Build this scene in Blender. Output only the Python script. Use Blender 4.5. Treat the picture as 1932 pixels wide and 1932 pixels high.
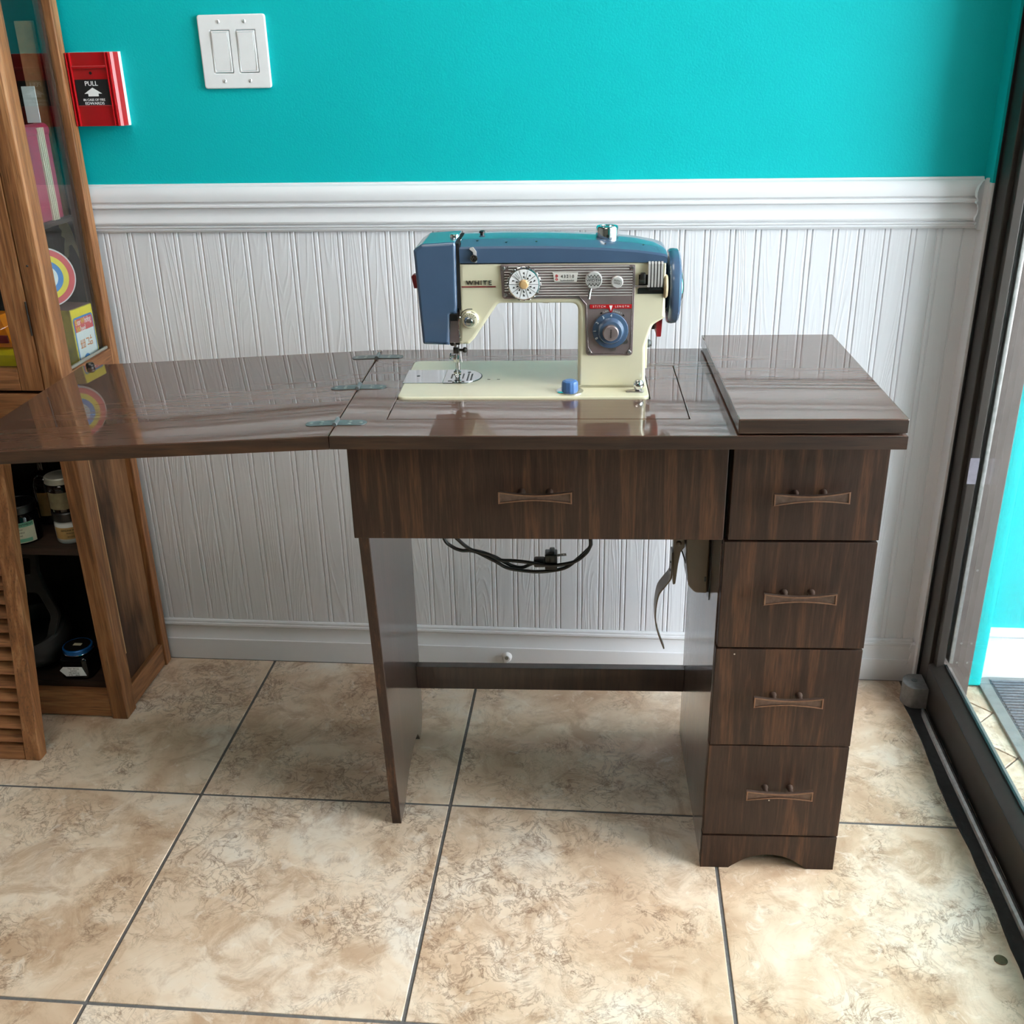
import bpy, bmesh, math, random
from mathutils import Vector, Matrix
random.seed(7)
PI = math.pi
sc = bpy.context.scene
COL = sc.collection
for o in list(bpy.data.objects):
    bpy.data.objects.remove(o)

# ------------------------------------------------------------------ camera
RV = Vector((0.99582113, 0.08934645, -0.01890718))
UV = Vector((-0.01885597, 0.40372414, 0.91468643))
FV = Vector((-0.08935727, 0.91050757, -0.40372175))
cam = bpy.data.cameras.new('camera')
cam.sensor_width = 36.0
cam.lens = 36.0 * 1976.73 / 1932.0
cam.clip_start = 0.02
cam_o = bpy.data.objects.new('camera', cam)
COL.objects.link(cam_o)
cam_o.matrix_world = Matrix(((RV.x, UV.x, -FV.x, 0.37310), (RV.y, UV.y, -FV.y, -1.29917),
                             (RV.z, UV.z, -FV.z, 1.24819), (0, 0, 0, 1)))
sc.camera = cam_o

# ------------------------------------------------------------------ world, light, exposure
world = bpy.data.worlds.new('world')
sc.world = world
world.use_nodes = True
bg = world.node_tree.nodes['Background']
bg.inputs[0].default_value = (0.90, 0.955, 1.0, 1)      # even overcast sky
bg.inputs[1].default_value = 14.5
sc.view_settings.view_transform = 'Standard'
sc.view_settings.look = 'None'
sc.view_settings.gamma = 1.0
sc.view_settings.use_curve_mapping = False
sc.view_settings.exposure = 0.38
CEIL_LIGHT_W = 4.5
try:
    sc.cycles.use_denoising = True
    sc.cycles.use_adaptive_sampling = True
    sc.cycles.adaptive_threshold = 0.03
    sc.cycles.max_bounces = 8
    sc.cycles.diffuse_bounces = 4
    sc.cycles.glossy_bounces = 4
    sc.cycles.transparent_max_bounces = 12
    sc.cycles.caustics_reflective = False
    sc.cycles.caustics_refractive = False
    sc.cycles.sample_clamp_indirect = 6.0
except Exception:
    pass

# ------------------------------------------------------------------ node helpers
def nmat(name):
    m = bpy.data.materials.new(name)
    m.use_nodes = True
    nt = m.node_tree
    return m, nt, nt.nodes['Principled BSDF']

def setp(b, color=None, rough=None, metal=None, coat=None, coat_rough=None, spec=None, ior=None):
    if color is not None: b.inputs['Base Color'].default_value = (*color, 1)
    if rough is not None: b.inputs['Roughness'].default_value = rough
    if metal is not None: b.inputs['Metallic'].default_value = metal
    if coat is not None: b.inputs['Coat Weight'].default_value = coat
    if coat_rough is not None: b.inputs['Coat Roughness'].default_value = coat_rough
    if spec is not None: b.inputs['Specular IOR Level'].default_value = spec
    if ior is not None: b.inputs['IOR'].default_value = ior

def N(nt, typ, **kw):
    n = nt.nodes.new(typ)
    for k, v in kw.items():
        setattr(n, k, v)
    return n

def math_n(nt, op, a, b=None, clamp=False):
    n = N(nt, 'ShaderNodeMath', operation=op, use_clamp=clamp)
    for i, v in enumerate((a, b)):
        if v is None: continue
        if isinstance(v, (int, float)): n.inputs[i].default_value = v
        else: nt.links.new(v, n.inputs[i])
    return n.outputs[0]

def coords(nt, scale, rand=True, rot=(0, 0, 0)):
    tc = N(nt, 'ShaderNodeTexCoord')
    mp = N(nt, 'ShaderNodeMapping')
    mp.inputs['Scale'].default_value = scale
    mp.inputs['Rotation'].default_value = rot
    nt.links.new(tc.outputs['Object'], mp.inputs['Vector'])
    if not rand:
        return mp.outputs[0]
    oi = N(nt, 'ShaderNodeObjectInfo')
    r = math_n(nt, 'MULTIPLY', oi.outputs['Random'], 53.0)
    cb = N(nt, 'ShaderNodeCombineXYZ')
    for i in range(3): nt.links.new(r, cb.inputs[i])
    va = N(nt, 'ShaderNodeVectorMath', operation='ADD')
    nt.links.new(mp.outputs[0], va.inputs[0]); nt.links.new(cb.outputs[0], va.inputs[1])
    return va.outputs[0]

def noise(nt, vec, scale=1.0, detail=4.0, rough=0.55, dist=0.0, out='Fac'):
    n = N(nt, 'ShaderNodeTexNoise')
    n.inputs['Scale'].default_value = scale
    n.inputs['Detail'].default_value = detail
    n.inputs['Roughness'].default_value = rough
    n.inputs['Distortion'].default_value = dist
    nt.links.new(vec, n.inputs['Vector'])
    return n.outputs[out]

def ramp(nt, fac, stops):
    r = N(nt, 'ShaderNodeValToRGB')
    e = r.color_ramp.elements
    while len(e) > 1: e.remove(e[-1])
    e[0].position = stops[0][0]; e[0].color = (*stops[0][1], 1)
    for p, c in stops[1:]:
        x = e.new(p); x.color = (*c, 1)
    nt.links.new(fac, r.inputs[0])
    return r.outputs[0]

def vramp(nt, fac, a, b):
    n = N(nt, 'ShaderNodeMapRange')
    n.inputs[1].default_value = a; n.inputs[2].default_value = b
    n.clamp = True
    nt.links.new(fac, n.inputs[0])
    return n.outputs[0]

def mixc(nt, fac, a, b, mode='MIX'):
    n = N(nt, 'ShaderNodeMix', data_type='RGBA', blend_type=mode)
    if isinstance(fac, (int, float)): n.inputs[0].default_value = fac
    else: nt.links.new(fac, n.inputs[0])
    for i, v in ((6, a), (7, b)):
        if isinstance(v, tuple): n.inputs[i].default_value = (*v, 1)
        else: nt.links.new(v, n.inputs[i])
    return n.outputs[2]

def bump(nt, bsdf, h, strength, dist):
    n = N(nt, 'ShaderNodeBump')
    n.inputs['Strength'].default_value = strength
    n.inputs['Distance'].default_value = dist
    nt.links.new(h, n.inputs['Height'])
    nt.links.new(n.outputs[0], bsdf.inputs['Normal'])
    return n

def S(c):   # sRGB 0-255 to linear
    return tuple((x / 255 / 12.92) if x / 255 <= 0.04045 else ((x / 255 + 0.055) / 1.055) ** 2.4 for x in c)

def plain(name, rgb, rough=0.5, metal=0.0, coat=0.0, mottled=0.06, scale=60.0, bumpy=0.0, spec=None):
    """a procedural material: base colour with faint mottling"""
    m, nt, b = nmat(name)
    c = S(rgb)
    setp(b, c, rough, metal, coat, 0.05, spec)
    v = coords(nt, (scale, scale, scale))
    f = noise(nt, v, 1.0, 3.0)
    lo = tuple(x * (1 - mottled) for x in c); hi = tuple(min(1, x * (1 + mottled)) for x in c)
    nt.links.new(ramp(nt, f, [(0.3, lo), (0.7, hi)]), b.inputs['Base Color'])
    if bumpy:
        bump(nt, b, f, bumpy, 0.002)
    return m

def wood(name, dark, mid, light, axis, across, along, rough, coat=0.0, coat_rough=0.05, grain=0.5, pores=0.5,
         spec=0.5, rings=7.0, stain=None, bstr=0.15, wavy=0.0, specks=False):
    m, nt, b = nmat(name)
    sca = [across] * 3; sca['xyz'.index(axis)] = along
    v = coords(nt, sca)
    big = noise(nt, v, 1.0, 3.0, 0.5, 0.5)
    cont = math_n(nt, 'PINGPONG', math_n(nt, 'MULTIPLY', big, rings), 0.5)
    cont = math_n(nt, 'MULTIPLY', cont, 2.0)
    v2 = coords(nt, [s * 9 for s in sca])
    fine = noise(nt, v2, 1.0, 5.0, 0.6, 0.2)
    v3 = coords(nt, [s * (34 if i != 'xyz'.index(axis) else 14) for i, s in enumerate(sca)])
    por = vramp(nt, noise(nt, v3, 1.0, 2.0, 0.5), 0.56, 0.70)
    f = math_n(nt, 'ADD', math_n(nt, 'MULTIPLY', cont, grain), math_n(nt, 'MULTIPLY', fine, 1.0 - grain))
    f = math_n(nt, 'ADD', math_n(nt, 'MULTIPLY', f, 0.65), math_n(nt, 'MULTIPLY', big, 0.35))
    col = ramp(nt, f, [(0.25, S(dark)), (0.5, S(mid)), (0.75, S(light))])
    col = mixc(nt, math_n(nt, 'MULTIPLY', por, pores), col, tuple(x * 0.45 for x in S(dark)))
    if specks:
        vo = N(nt, 'ShaderNodeTexVoronoi'); vo.inputs['Scale'].default_value = 34.0
        nt.links.new(coords(nt, (1, 1, 1)), vo.inputs['Vector'])
        dot = math_n(nt, 'LESS_THAN', vo.outputs['Distance'], 0.055)
        sep = N(nt, 'ShaderNodeSeparateColor'); nt.links.new(vo.outputs['Color'], sep.inputs[0])
        dot = math_n(nt, 'MULTIPLY', dot, math_n(nt, 'GREATER_THAN', sep.outputs[0], 0.86))
        col = mixc(nt, math_n(nt, 'MULTIPLY', dot, 0.8), col, S((190, 176, 160)))
    if stain:
        sv = coords(nt, stain[1])
        sf = vramp(nt, noise(nt, sv, 1.0, 4.0, 0.6, 0.4), 0.40, 0.58)
        col = mixc(nt, math_n(nt, 'MULTIPLY', sf, 0.85), col, S(stain[0]))
    nt.links.new(col, b.inputs['Base Color'])
    setp(b, None, rough, 0.0, coat, coat_rough, spec)
    h = math_n(nt, 'SUBTRACT', fine, math_n(nt, 'MULTIPLY', por, 0.6))
    bump(nt, b, h, bstr, 0.0006)
    if wavy:
        wv = coords(nt, (30, 30, 30), False)
        wn = N(nt, 'ShaderNodeBump'); wn.inputs['Strength'].default_value = wavy; wn.inputs['Distance'].default_value = 0.002
        nt.links.new(noise(nt, wv, 1.0, 2.0), wn.inputs['Height'])
        nt.links.new(wn.outputs[0], b.inputs['Coat Normal'])
    return m

# ------------------------------------------------------------------ materials
WAL = dict(dark=(36, 23, 18), mid=(56, 37, 27), light=(90, 58, 38))
M = {}
M['walnut_v'] = wood('walnut_v', axis='z', across=40, along=2.2, rough=0.5, grain=0.3, pores=0.55, rings=4, bstr=0.1, spec=0.3, specks=True, **WAL)
M['walnut_x'] = wood('walnut_x', axis='x', across=13, along=1.3, rough=0.40, grain=0.3, pores=0.5, rings=5, bstr=0.1, **WAL)
M['walnut_top'] = wood('walnut_top', (80, 53, 41), (90, 60, 47), (101, 68, 53), axis='x', across=24, along=1.0, rough=0.5, coat=1.0,
                       coat_rough=0.015, grain=0.3, pores=0.15, rings=3, bstr=0.02, spec=0.15)
M['walnut_top'].node_tree.nodes['Principled BSDF'].inputs['Coat IOR'].default_value = 1.85
M['walnut_gloss'] = wood('walnut_gloss', (40, 26, 23), (58, 40, 34), (78, 54, 43), axis='z', across=13, along=1.2, rough=0.3, coat=0.9,
                         coat_rough=0.06, grain=0.3, pores=0.4, rings=4, bstr=0.12)
M['oak'] = wood('oak', (92, 54, 28), (140, 90, 52), (178, 130, 88), axis='z', across=26, along=1.5, rough=0.5, grain=0.35, pores=0.75, rings=6,
                bstr=0.4)
M['oak_h'] = wood('oak_h', (94, 56, 30), (140, 90, 54), (168, 118, 76), axis='x', across=22, along=1.5, rough=0.5, grain=0.35, pores=0.7, rings=6,
                  bstr=0.4)
M['oak_y'] = wood('oak_y', (94, 56, 30), (142, 92, 56), (170, 120, 80), axis='y', across=22, along=1.5, rough=0.5, grain=0.35, pores=0.7, rings=6,
                  bstr=0.4)
M['oak_stained'] = wood('oak_stained', (92, 58, 36), (130, 90, 60), (152, 112, 78), axis='z', across=26, along=1.3, rough=0.55, grain=0.3,
                        pores=0.6, rings=5, stain=((34, 20, 15), (8, 11, 2.4)), bstr=0.35, spec=0.25)
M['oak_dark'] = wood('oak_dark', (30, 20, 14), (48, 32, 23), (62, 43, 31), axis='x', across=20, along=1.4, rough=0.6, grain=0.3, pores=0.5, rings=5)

M['oak_shaded'] = wood('oak_shaded', (16, 13, 12), (26, 21, 19), (36, 30, 27), axis='z', across=20, along=1.4, rough=0.7, grain=0.3, pores=0.5, rings=5, spec=0.2)  # interior shade of the glazed cabinet put into the back panel's colour

def teal_mat(name, rgb):
    m, nt, b = nmat(name)
    c = S(rgb)
    v = coords(nt, (1, 1, 1), False)
    f = noise(nt, v, 3.0, 2.0)
    nt.links.new(ramp(nt, f, [(0.3, tuple(x * 0.96 for x in c)), (0.7, tuple(min(1, x * 1.03) for x in c))]), b.inputs['Base Color'])
    setp(b, None, 0.6, spec=0.2)
    bump(nt, b, noise(nt, v, 260.0, 4.0, 0.6), 0.22, 0.002)
    return m
M['teal'] = teal_mat('teal_paint', (2, 180, 183))
M['teal_out'] = teal_mat('teal_paint_outside', (2, 180, 183))

def trim_mat():
    m, nt, b = nmat('white_trim_paint')
    v = coords(nt, (1, 1, 1), False)
    c = S((226, 226, 230))
    f = noise(nt, v, 7.0, 3.0)
    col = ramp(nt, f, [(0.3, tuple(x * 0.95 for x in c)), (0.7, c)])
    sv = coords(nt, (14, 60, 420), False)
    sf = vramp(nt, noise(nt, sv, 1.0, 3.0, 0.6), 0.735, 0.77)
    col = mixc(nt, math_n(nt, 'MULTIPLY', sf, 0.7), col, S((96, 84, 80)))
    nt.links.new(col, b.inputs['Base Color'])
    setp(b, None, 0.33)
    bump(nt, b, noise(nt, v, 60.0, 3.0), 0.08, 0.002)
    return m
M['trim'] = trim_mat()

def bead_mat():
    m, nt, b = nmat('white_embossed_board')
    c = S((222, 222, 227))
    v = coords(nt, (16, 16, 1.25))
    big = noise(nt, v, 1.0, 2.0, 0.45, 0.25)
    lines = math_n(nt, 'PINGPONG', math_n(nt, 'MULTIPLY', big, 22.0), 0.5)
    lines = vramp(nt, lines, 0.26, 0.48)
    amt = vramp(nt, noise(nt, coords(nt, (7, 7, 1.6)), 1.0, 2.0), 0.35, 0.6)
    h = math_n(nt, 'MULTIPLY', lines, math_n(nt, 'ADD', math_n(nt, 'MULTIPLY', amt, 0.75), 0.25))
    v2 = coords(nt, (240, 240, 9))
    h2 = math_n(nt, 'ADD', h, math_n(nt, 'MULTIPLY', noise(nt, v2, 1.0, 2.0), 0.25))
    f = noise(nt, coords(nt, (3, 3, 3), False), 1.0, 3.0)
    nt.links.new(ramp(nt, f, [(0.3, tuple(x * 0.95 for x in c)), (0.7, c)]), b.inputs['Base Color'])
    setp(b, None, 0.38)
    bump(nt, b, h2, 0.30, 0.0012)
    return m
M['bead'] = bead_mat()
M['bead_plain'] = plain('white_bead_paint', (222, 222, 227), 0.38, mottled=0.02, scale=8)

def tile_mat(name, k=1.0):
    m, nt, b = nmat(name)
    v = coords(nt, (1, 1, 1))
    cl = noise(nt, v, 5.0, 4.0, 0.6, 0.6)
    col = ramp(nt, cl, [(0.30, S((190, 158, 130))), (0.43, S((212, 184, 156))), (0.55, S((226, 204, 180))), (0.75, S((228, 217, 203)))])
    g = vramp(nt, noise(nt, v, 13.0, 6.0, 0.68, 0.8), 0.48, 0.64)
    col = mixc(nt, math_n(nt, 'MULTIPLY', g, 0.7), col, S((176, 142, 112)))
    # crackled vein lines: contours of a warped noise, thinned out in patches
    n1 = noise(nt, v, 11.0, 7.0, 0.68, 0.9)
    e1 = math_n(nt, 'ABSOLUTE', math_n(nt, 'SUBTRACT', n1, 0.5))
    l1 = math_n(nt, 'SUBTRACT', 1.0, vramp(nt, e1, 0.002, 0.020))
    n2 = noise(nt, v, 26.0, 6.0, 0.66, 1.0)
    e2 = math_n(nt, 'ABSOLUTE', math_n(nt, 'SUBTRACT', n2, 0.48))
    l2 = math_n(nt, 'SUBTRACT', 1.0, vramp(nt, e2, 0.004, 0.040))
    patch = vramp(nt, noise(nt, v, 6.0, 4.0, 0.65, 0.5), 0.46, 0.60)
    vein = math_n(nt, 'ADD', math_n(nt, 'MULTIPLY', l1, math_n(nt, 'ADD', math_n(nt, 'MULTIPLY', patch, 0.55), 0.14)),
                  math_n(nt, 'MULTIPLY', l2, math_n(nt, 'MULTIPLY', patch, 0.75)), True)
    col = mixc(nt, math_n(nt, 'MULTIPLY', vein, 0.8), col, S((128, 98, 76)))
    pale = vramp(nt, noise(nt, v, 30.0, 5.0, 0.65, 0.8), 0.58, 0.68)
    col = mixc(nt, math_n(nt, 'MULTIPLY', pale, 0.5), col, S((236, 222, 206)))
    nt.links.new(col, b.inputs['Base Color'])
    setp(b, None, 0.4)
    bump(nt, b, math_n(nt, 'SUBTRACT', cl, math_n(nt, 'MULTIPLY', vein, 0.5)), 0.10, 0.002)
    return m
M['tile'] = tile_mat('travertine_tile')
M['grout'] = plain('grey_grout', (98, 94, 92), 0.85, mottled=0.15, scale=160, bumpy=0.3)

M['cream'] = plain('cream_enamel', (218, 210, 182), 0.22, coat=0.6, mottled=0.025, scale=20)
M['blue'] = plain('blue_enamel', (68, 88, 114), 0.25, coat=0.6, mottled=0.03, scale=25)
M['blue_knob'] = plain('blue_plastic', (74, 112, 168), 0.35, mottled=0.03)
M['chrome'] = plain('chrome', (226, 226, 228), 0.09, metal=1.0, mottled=0.02)
M['satin'] = plain('satin_metal', (176, 168, 168), 0.28, metal=1.0, mottled=0.06, scale=90)
M['scale_white'] = plain('pale_scale_plate', (204, 200, 194), 0.4, mottled=0.04)
M['knob_metal'] = plain('pale_knob_metal', (206, 202, 200), 0.35, metal=0.35, mottled=0.05)
M['panel_metal'] = plain('brushed_panel_metal', (164, 146, 146), 0.32, metal=0.7, mottled=0.10, scale=40)
M['dark_steel'] = plain('dark_steel', (72, 68, 66), 0.35, metal=0.9, mottled=0.1)
M['hinge'] = plain('grey_hinge_steel', (118, 122, 124), 0.45, metal=0.6, mottled=0.1)
M['black'] = plain('black_plastic', (14, 14, 15), 0.4, mottled=0.2)
M['black_gap'] = plain('black_gap_shade', (8, 7, 7), 0.9, mottled=0.2)  # near-black colour stands in for the shade inside gaps, seams and slots
M['red'] = plain('red_enamel', (176, 14, 22), 0.32, coat=0.2, mottled=0.03)
M['red_dark'] = plain('dark_red_plastic', (120, 14, 22), 0.4, mottled=0.05)
M['white'] = plain('white_plastic', (232, 232, 234), 0.3, mottled=0.015)
M['ink_white'] = plain('white_print', (236, 236, 236), 0.5, mottled=0.02)
M['ink_black'] = plain('black_print', (16, 16, 18), 0.5, mottled=0.05)
M['beige'] = plain('beige_plastic', (198, 160, 112), 0.4, mottled=0.04)
M['rubber'] = plain('tan_rubber', (176, 156, 124), 0.6, mottled=0.06)
M['copper'] = plain('copper_edge', (142, 108, 88), 0.42, metal=0.85, mottled=0.15, scale=120)
M['bronze'] = plain('dark_bronze', (106, 86, 76), 0.45, metal=0.8, mottled=0.2, scale=120)
M['frame'] = plain('bronze_anodised_aluminium', (58, 52, 48), 0.42, metal=0.35, mottled=0.08, scale=30)
M['frame_out'] = plain('weathered_bronze_aluminium', (104, 94, 90), 0.55, metal=0.2, mottled=0.12, scale=50)
M['alu'] = plain('bare_aluminium', (170, 168, 166), 0.4, metal=0.8, mottled=0.2, scale=90)
M['grey_cap'] = plain('grey_cast_metal', (128, 126, 126), 0.55, metal=0.3, mottled=0.12, scale=120, bumpy=0.3)
M['strip'] = plain('black_rubber_strip', (36, 34, 34), 0.75, mottled=0.35, scale=70, bumpy=0.5)
M['olive'] = plain('olive_brown_enamel', (88, 71, 54), 0.3, coat=0.3, mottled=0.05)
M['ceil'] = plain('ceiling_paint', (140, 136, 130), 0.8, mottled=0.02)
M['wall_room'] = plain('room_paint', (140, 134, 126), 0.8, mottled=0.02)
M['concrete'] = plain('pale_concrete', (176, 174, 170), 0.85, mottled=0.08, scale=6)
M['mat'] = plain('grey_ribbed_carpet', (88, 96, 106), 0.95, mottled=0.35, scale=220, bumpy=0.8)
M['mat_edge'] = plain('grey_rubber_edge', (118, 122, 122), 0.7, mottled=0.08)
M['yellow'] = plain('yellow_print', (226, 204, 44), 0.5, mottled=0.05)
M['yellow_worn'] = plain('worn_yellow_card', (170, 158, 60), 0.6, mottled=0.3, scale=45)
M['card_red'] = plain('red_print', (206, 74, 78), 0.5, mottled=0.05)
M['card_blue'] = plain('blue_print', (42, 122, 190), 0.5, mottled=0.05)
M['card_white'] = plain('white_card', (216, 220, 218), 0.55, mottled=0.04)
M['card_orange'] = plain('orange_print', (206, 120, 40), 0.5, mottled=0.1)
M['maroon'] = plain('maroon_tin', (112, 74, 72), 0.45, mottled=0.1)
M['pink'] = plain('pink_leather', (148, 50, 74), 0.45, mottled=0.1, scale=90)
M['cream_card'] = plain('cream_card', (214, 206, 180), 0.6, mottled=0.06)
M['khaki'] = plain('khaki_card', (148, 140, 106), 0.7, mottled=0.15)
M['tan_board'] = plain('tan_board', (150, 112, 74), 0.6, mottled=0.15)
M['orange_toy'] = plain('orange_plastic', (238, 132, 24), 0.25, coat=0.4, mottled=0.1, scale=30)
M['yellow_toy'] = plain('yellow_plastic', (230, 206, 30), 0.3, coat=0.3, mottled=0.15, scale=40)
M['iron'] = plain('dark_cast_iron', (52, 49, 48), 0.7, metal=0.2, mottled=0.15, scale=60, bumpy=0.3)
M['amber'] = plain('dark_amber_glass', (20, 12, 10), 0.08, mottled=0.1)
M['black_glass'] = plain('black_glass', (12, 12, 15), 0.08, mottled=0.1)
M['milk_glass'] = plain('milk_glass', (212, 214, 216), 0.2, mottled=0.02)
M['lid_grey'] = plain('grey_lid', (150, 148, 138), 0.4, metal=0.3, mottled=0.08)
M['label_tan'] = plain('tan_paper_label', (172, 136, 84), 0.7, mottled=0.12)
M['label_old'] = plain('aged_paper_label', (112, 102, 76), 0.75, mottled=0.2)
M['label_cream'] = plain('cream_paper_label', (206, 204, 178), 0.7, mottled=0.06)
M['label_green'] = plain('mint_print', (112, 178, 146), 0.65, mottled=0.06)
M['blue_lid'] = plain('blue_tin_lid', (24, 98, 170), 0.3, metal=0.3, mottled=0.06)
M['coin'] = plain('bronze_coin', (110, 84, 62), 0.45, metal=0.8, mottled=0.2, scale=200)
M['pale_wood'] = wood('pale_wood', (150, 110, 74), (186, 146, 104), (206, 170, 128), axis='z', across=24, along=1.5, rough=0.55, pores=0.4)

def glass_mat(name, tint=(1, 1, 1), dirt=0.0):
    m = bpy.data.materials.new(name); m.use_nodes = True
    nt = m.node_tree
    nt.nodes.clear()
    out = N(nt, 'ShaderNodeOutputMaterial')
    tr = N(nt, 'ShaderNodeBsdfTransparent'); tr.inputs[0].default_value = (*tint, 1)
    gl = N(nt, 'ShaderNodeBsdfGlossy'); gl.inputs['Roughness'].default_value = 0.0
    fr = N(nt, 'ShaderNodeFresnel')
    ge = N(nt, 'ShaderNodeNewGeometry')      # same index seen from either face of the thin pane
    nt.links.new(math_n(nt, 'SUBTRACT', 1.5, math_n(nt, 'MULTIPLY', ge.outputs['Backfacing'], 1.5 - 1 / 1.5)), fr.inputs[0])
    mx = N(nt, 'ShaderNodeMixShader')
    nt.links.new(math_n(nt, 'MULTIPLY', fr.outputs[0], 1.0, True), mx.inputs[0])
    nt.links.new(tr.outputs[0], mx.inputs[1]); nt.links.new(gl.outputs[0], mx.inputs[2])
    nt.links.new(mx.outputs[0], out.inputs[0])
    return m
M['glass'] = glass_mat('clear_glass', (0.94, 0.96, 0.96))
M['tape'] = plain('milky_tape', (122, 118, 128), 0.25, mottled=0.08, scale=120)

def emit_mat():
    m, nt, b = nmat('lamp_diffuser')
    setp(b, (0.9, 0.9, 0.88), 0.5)
    b.inputs['Emission Color'].default_value = (1.0, 0.93, 0.82, 1)
    b.inputs['Emission Strength'].default_value = CEIL_LIGHT_W
    return m
M['lamp'] = emit_mat()

# ------------------------------------------------------------------ mesh helpers
def finish_mesh(me, angle=35):
    bm = bmesh.new(); bm.from_mesh(me)
    lim = math.radians(angle)
    for f in bm.faces: f.smooth = True
    for e in bm.edges:
        if len(e.link_faces) == 2:
            a = e.calc_face_angle(0)
            A0, A1 = e.link_faces[0].calc_area(), e.link_faces[1].calc_area()
            big = max(A0, A1) > 14 * max(min(A0, A1), 1e-12) and a > 0.10    # keep large flat faces flat next to bevels
            e.smooth = a < lim and not big
        else:
            e.smooth = False
    bm.to_mesh(me); bm.free()
    return me

class B:
    """collects shapes into one mesh"""
    def __init__(self):
        self.bm = bmesh.new()
    def box(self, x0, x1, y0, y1, z0, z1, bev=0.0, seg=2, mtx=None):
        r = bmesh.ops.create_cube(self.bm, size=1.0)
        vs = r['verts']
        for v in vs:
            v.co = Vector((x0 + (v.co.x + .5) * (x1 - x0), y0 + (v.co.y + .5) * (y1 - y0), z0 + (v.co.z + .5) * (z1 - z0)))
        allv = vs
        if bev > 0:
            es = list({e for v in vs for e in v.link_edges})
            g = bmesh.ops.bevel(self.bm, geom=es, offset=bev, segments=seg, profile=0.5, affect='EDGES')
            allv = g['verts'] if not mtx else None
            if mtx:
                allv = list({v for f in g['faces'] for v in f.verts} | {v for v in vs if v.is_valid})
        if mtx:
            bmesh.ops.transform(self.bm, matrix=mtx, verts=list(allv))
        return self
    def lathe(self, prof, org, axis, n=32, cap=True):
        """prof: [(r,h)], h along axis from org"""
        a = Vector(axis).normalized()
        t = Vector((0, 0, 1)) if abs(a.z) < 0.9 else Vector((1, 0, 0))
        u = a.cross(t).normalized(); w = a.cross(u)
        org = Vector(org)
        rings = []
        for r, h in prof:
            if r <= 1e-7:
                rings.append([self.bm.verts.new(org + a * h)])
            else:
                rings.append([self.bm.verts.new(org + a * h + (u * math.cos(2 * PI * k / n) + w * math.sin(2 * PI * k / n)) * r) for k in range(n)])
        for i in range(len(rings) - 1):
            A, C = rings[i], rings[i + 1]
            for k in range(n):
                l = (k + 1) % n
                if len(A) == 1 and len(C) == 1: continue
                if len(A) == 1: self.bm.faces.new((A[0], C[l], C[k]))
                elif len(C) == 1: self.bm.faces.new((A[k], A[l], C[0]))
                else: self.bm.faces.new((A[k], A[l], C[l], C[k]))
        if cap:
            if len(rings[0]) > 1: self.bm.faces.new(list(reversed(rings[0])))
            if len(rings[-1]) > 1: self.bm.faces.new(rings[-1])
        return self
    def cyl(self, org, axis, r, h, n=24, bev=0.0):
        if bev: p = [(r - bev, 0), (r, bev), (r, h - bev), (r - bev, h)]
        else: p = [(r, 0), (r, h)]
        return self.lathe(p, org, axis, n)
    def tube(self, pts, r, n=10, sub=6):
        """smooth tube through pts (Catmull-Rom)"""
        P = [Vector(p) for p in pts]
        if len(P) > 2 and sub > 1:
            Q = []
            E = [P[0] * 2 - P[1]] + P + [P[-1] * 2 - P[-2]]
            for i in range(1, len(E) - 2):
                for s in range(sub):
                    t = s / sub
                    p0, p1, p2, p3 = E[i - 1:i + 3]
                    Q.append(0.5 * ((2 * p1) + (p2 - p0) * t + (2 * p0 - 5 * p1 + 4 * p2 - p3) * t * t + (3 * p1 - p0 - 3 * p2 + p3) * t ** 3))
            Q.append(P[-1]); P = Q
        rr = r if callable(r) else (lambda t: r)
        rings = []
        up = None
        for i, p in enumerate(P):
            d = (P[min(i + 1, len(P) - 1)] - P[max(i - 1, 0)]).normalized()
            if up is None:
                up = Vector((0, 0, 1)) if abs(d.z) < 0.9 else Vector((0, 1, 0))
            u = (up - d * up.dot(d)).normalized(); up = u
            w = d.cross(u)
            R = rr(i / (len(P) - 1))
            rings.append([self.bm.verts.new(p + (u * math.cos(2 * PI * k / n) + w * math.sin(2 * PI * k / n)) * R) for k in range(n)])
        for A, C in zip(rings, rings[1:]):
            for k in range(n):
                l = (k + 1) % n
                self.bm.faces.new((A[k], A[l], C[l], C[k]))
        self.bm.faces.new(list(reversed(rings[0]))); self.bm.faces.new(rings[-1])
        return self
    def ribbon(self, pts, width, thick, yc, sub=6):
        """strip following (x,z) pts, width along y"""
        P = [Vector((x, z)) for x, z in pts]
        E = [P[0] * 2 - P[1]] + P + [P[-1] * 2 - P[-2]]
        Q = []
        for i in range(1, len(E) - 2):
            for s in range(sub):
                t = s / sub
                p0, p1, p2, p3 = E[i - 1:i + 3]
                Q.append(0.5 * ((2 * p1) + (p2 - p0) * t + (2 * p0 - 5 * p1 + 4 * p2 - p3) * t * t + (3 * p1 - p0 - 3 * p2 + p3) * t ** 3))
        Q.append(P[-1])
        rings = []
        for i, p in enumerate(Q):
            d = (Q[min(i + 1, len(Q) - 1)] - Q[max(i - 1, 0)]).normalized()
            nn = Vector((-d.y, d.x)) * thick / 2
            t = i / (len(Q) - 1)
            wd = (width(t) if callable(width) else width) / 2
            yy = yc(t) if callable(yc) else yc
            rings.append([self.bm.verts.new((p.x + s * nn.x, yy + k * wd, p.y + s * nn.y)) for s, k in ((1, -1), (1, 1), (-1, 1), (-1, -1))])
        for A, C in zip(rings, rings[1:]):
            for k in range(4):
                l = (k + 1) % 4
                self.bm.faces.new((A[k], A[l], C[l], C[k]))
        self.bm.faces.new(list(reversed(rings[0]))); self.bm.faces.new(rings[-1])
        return self
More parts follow.
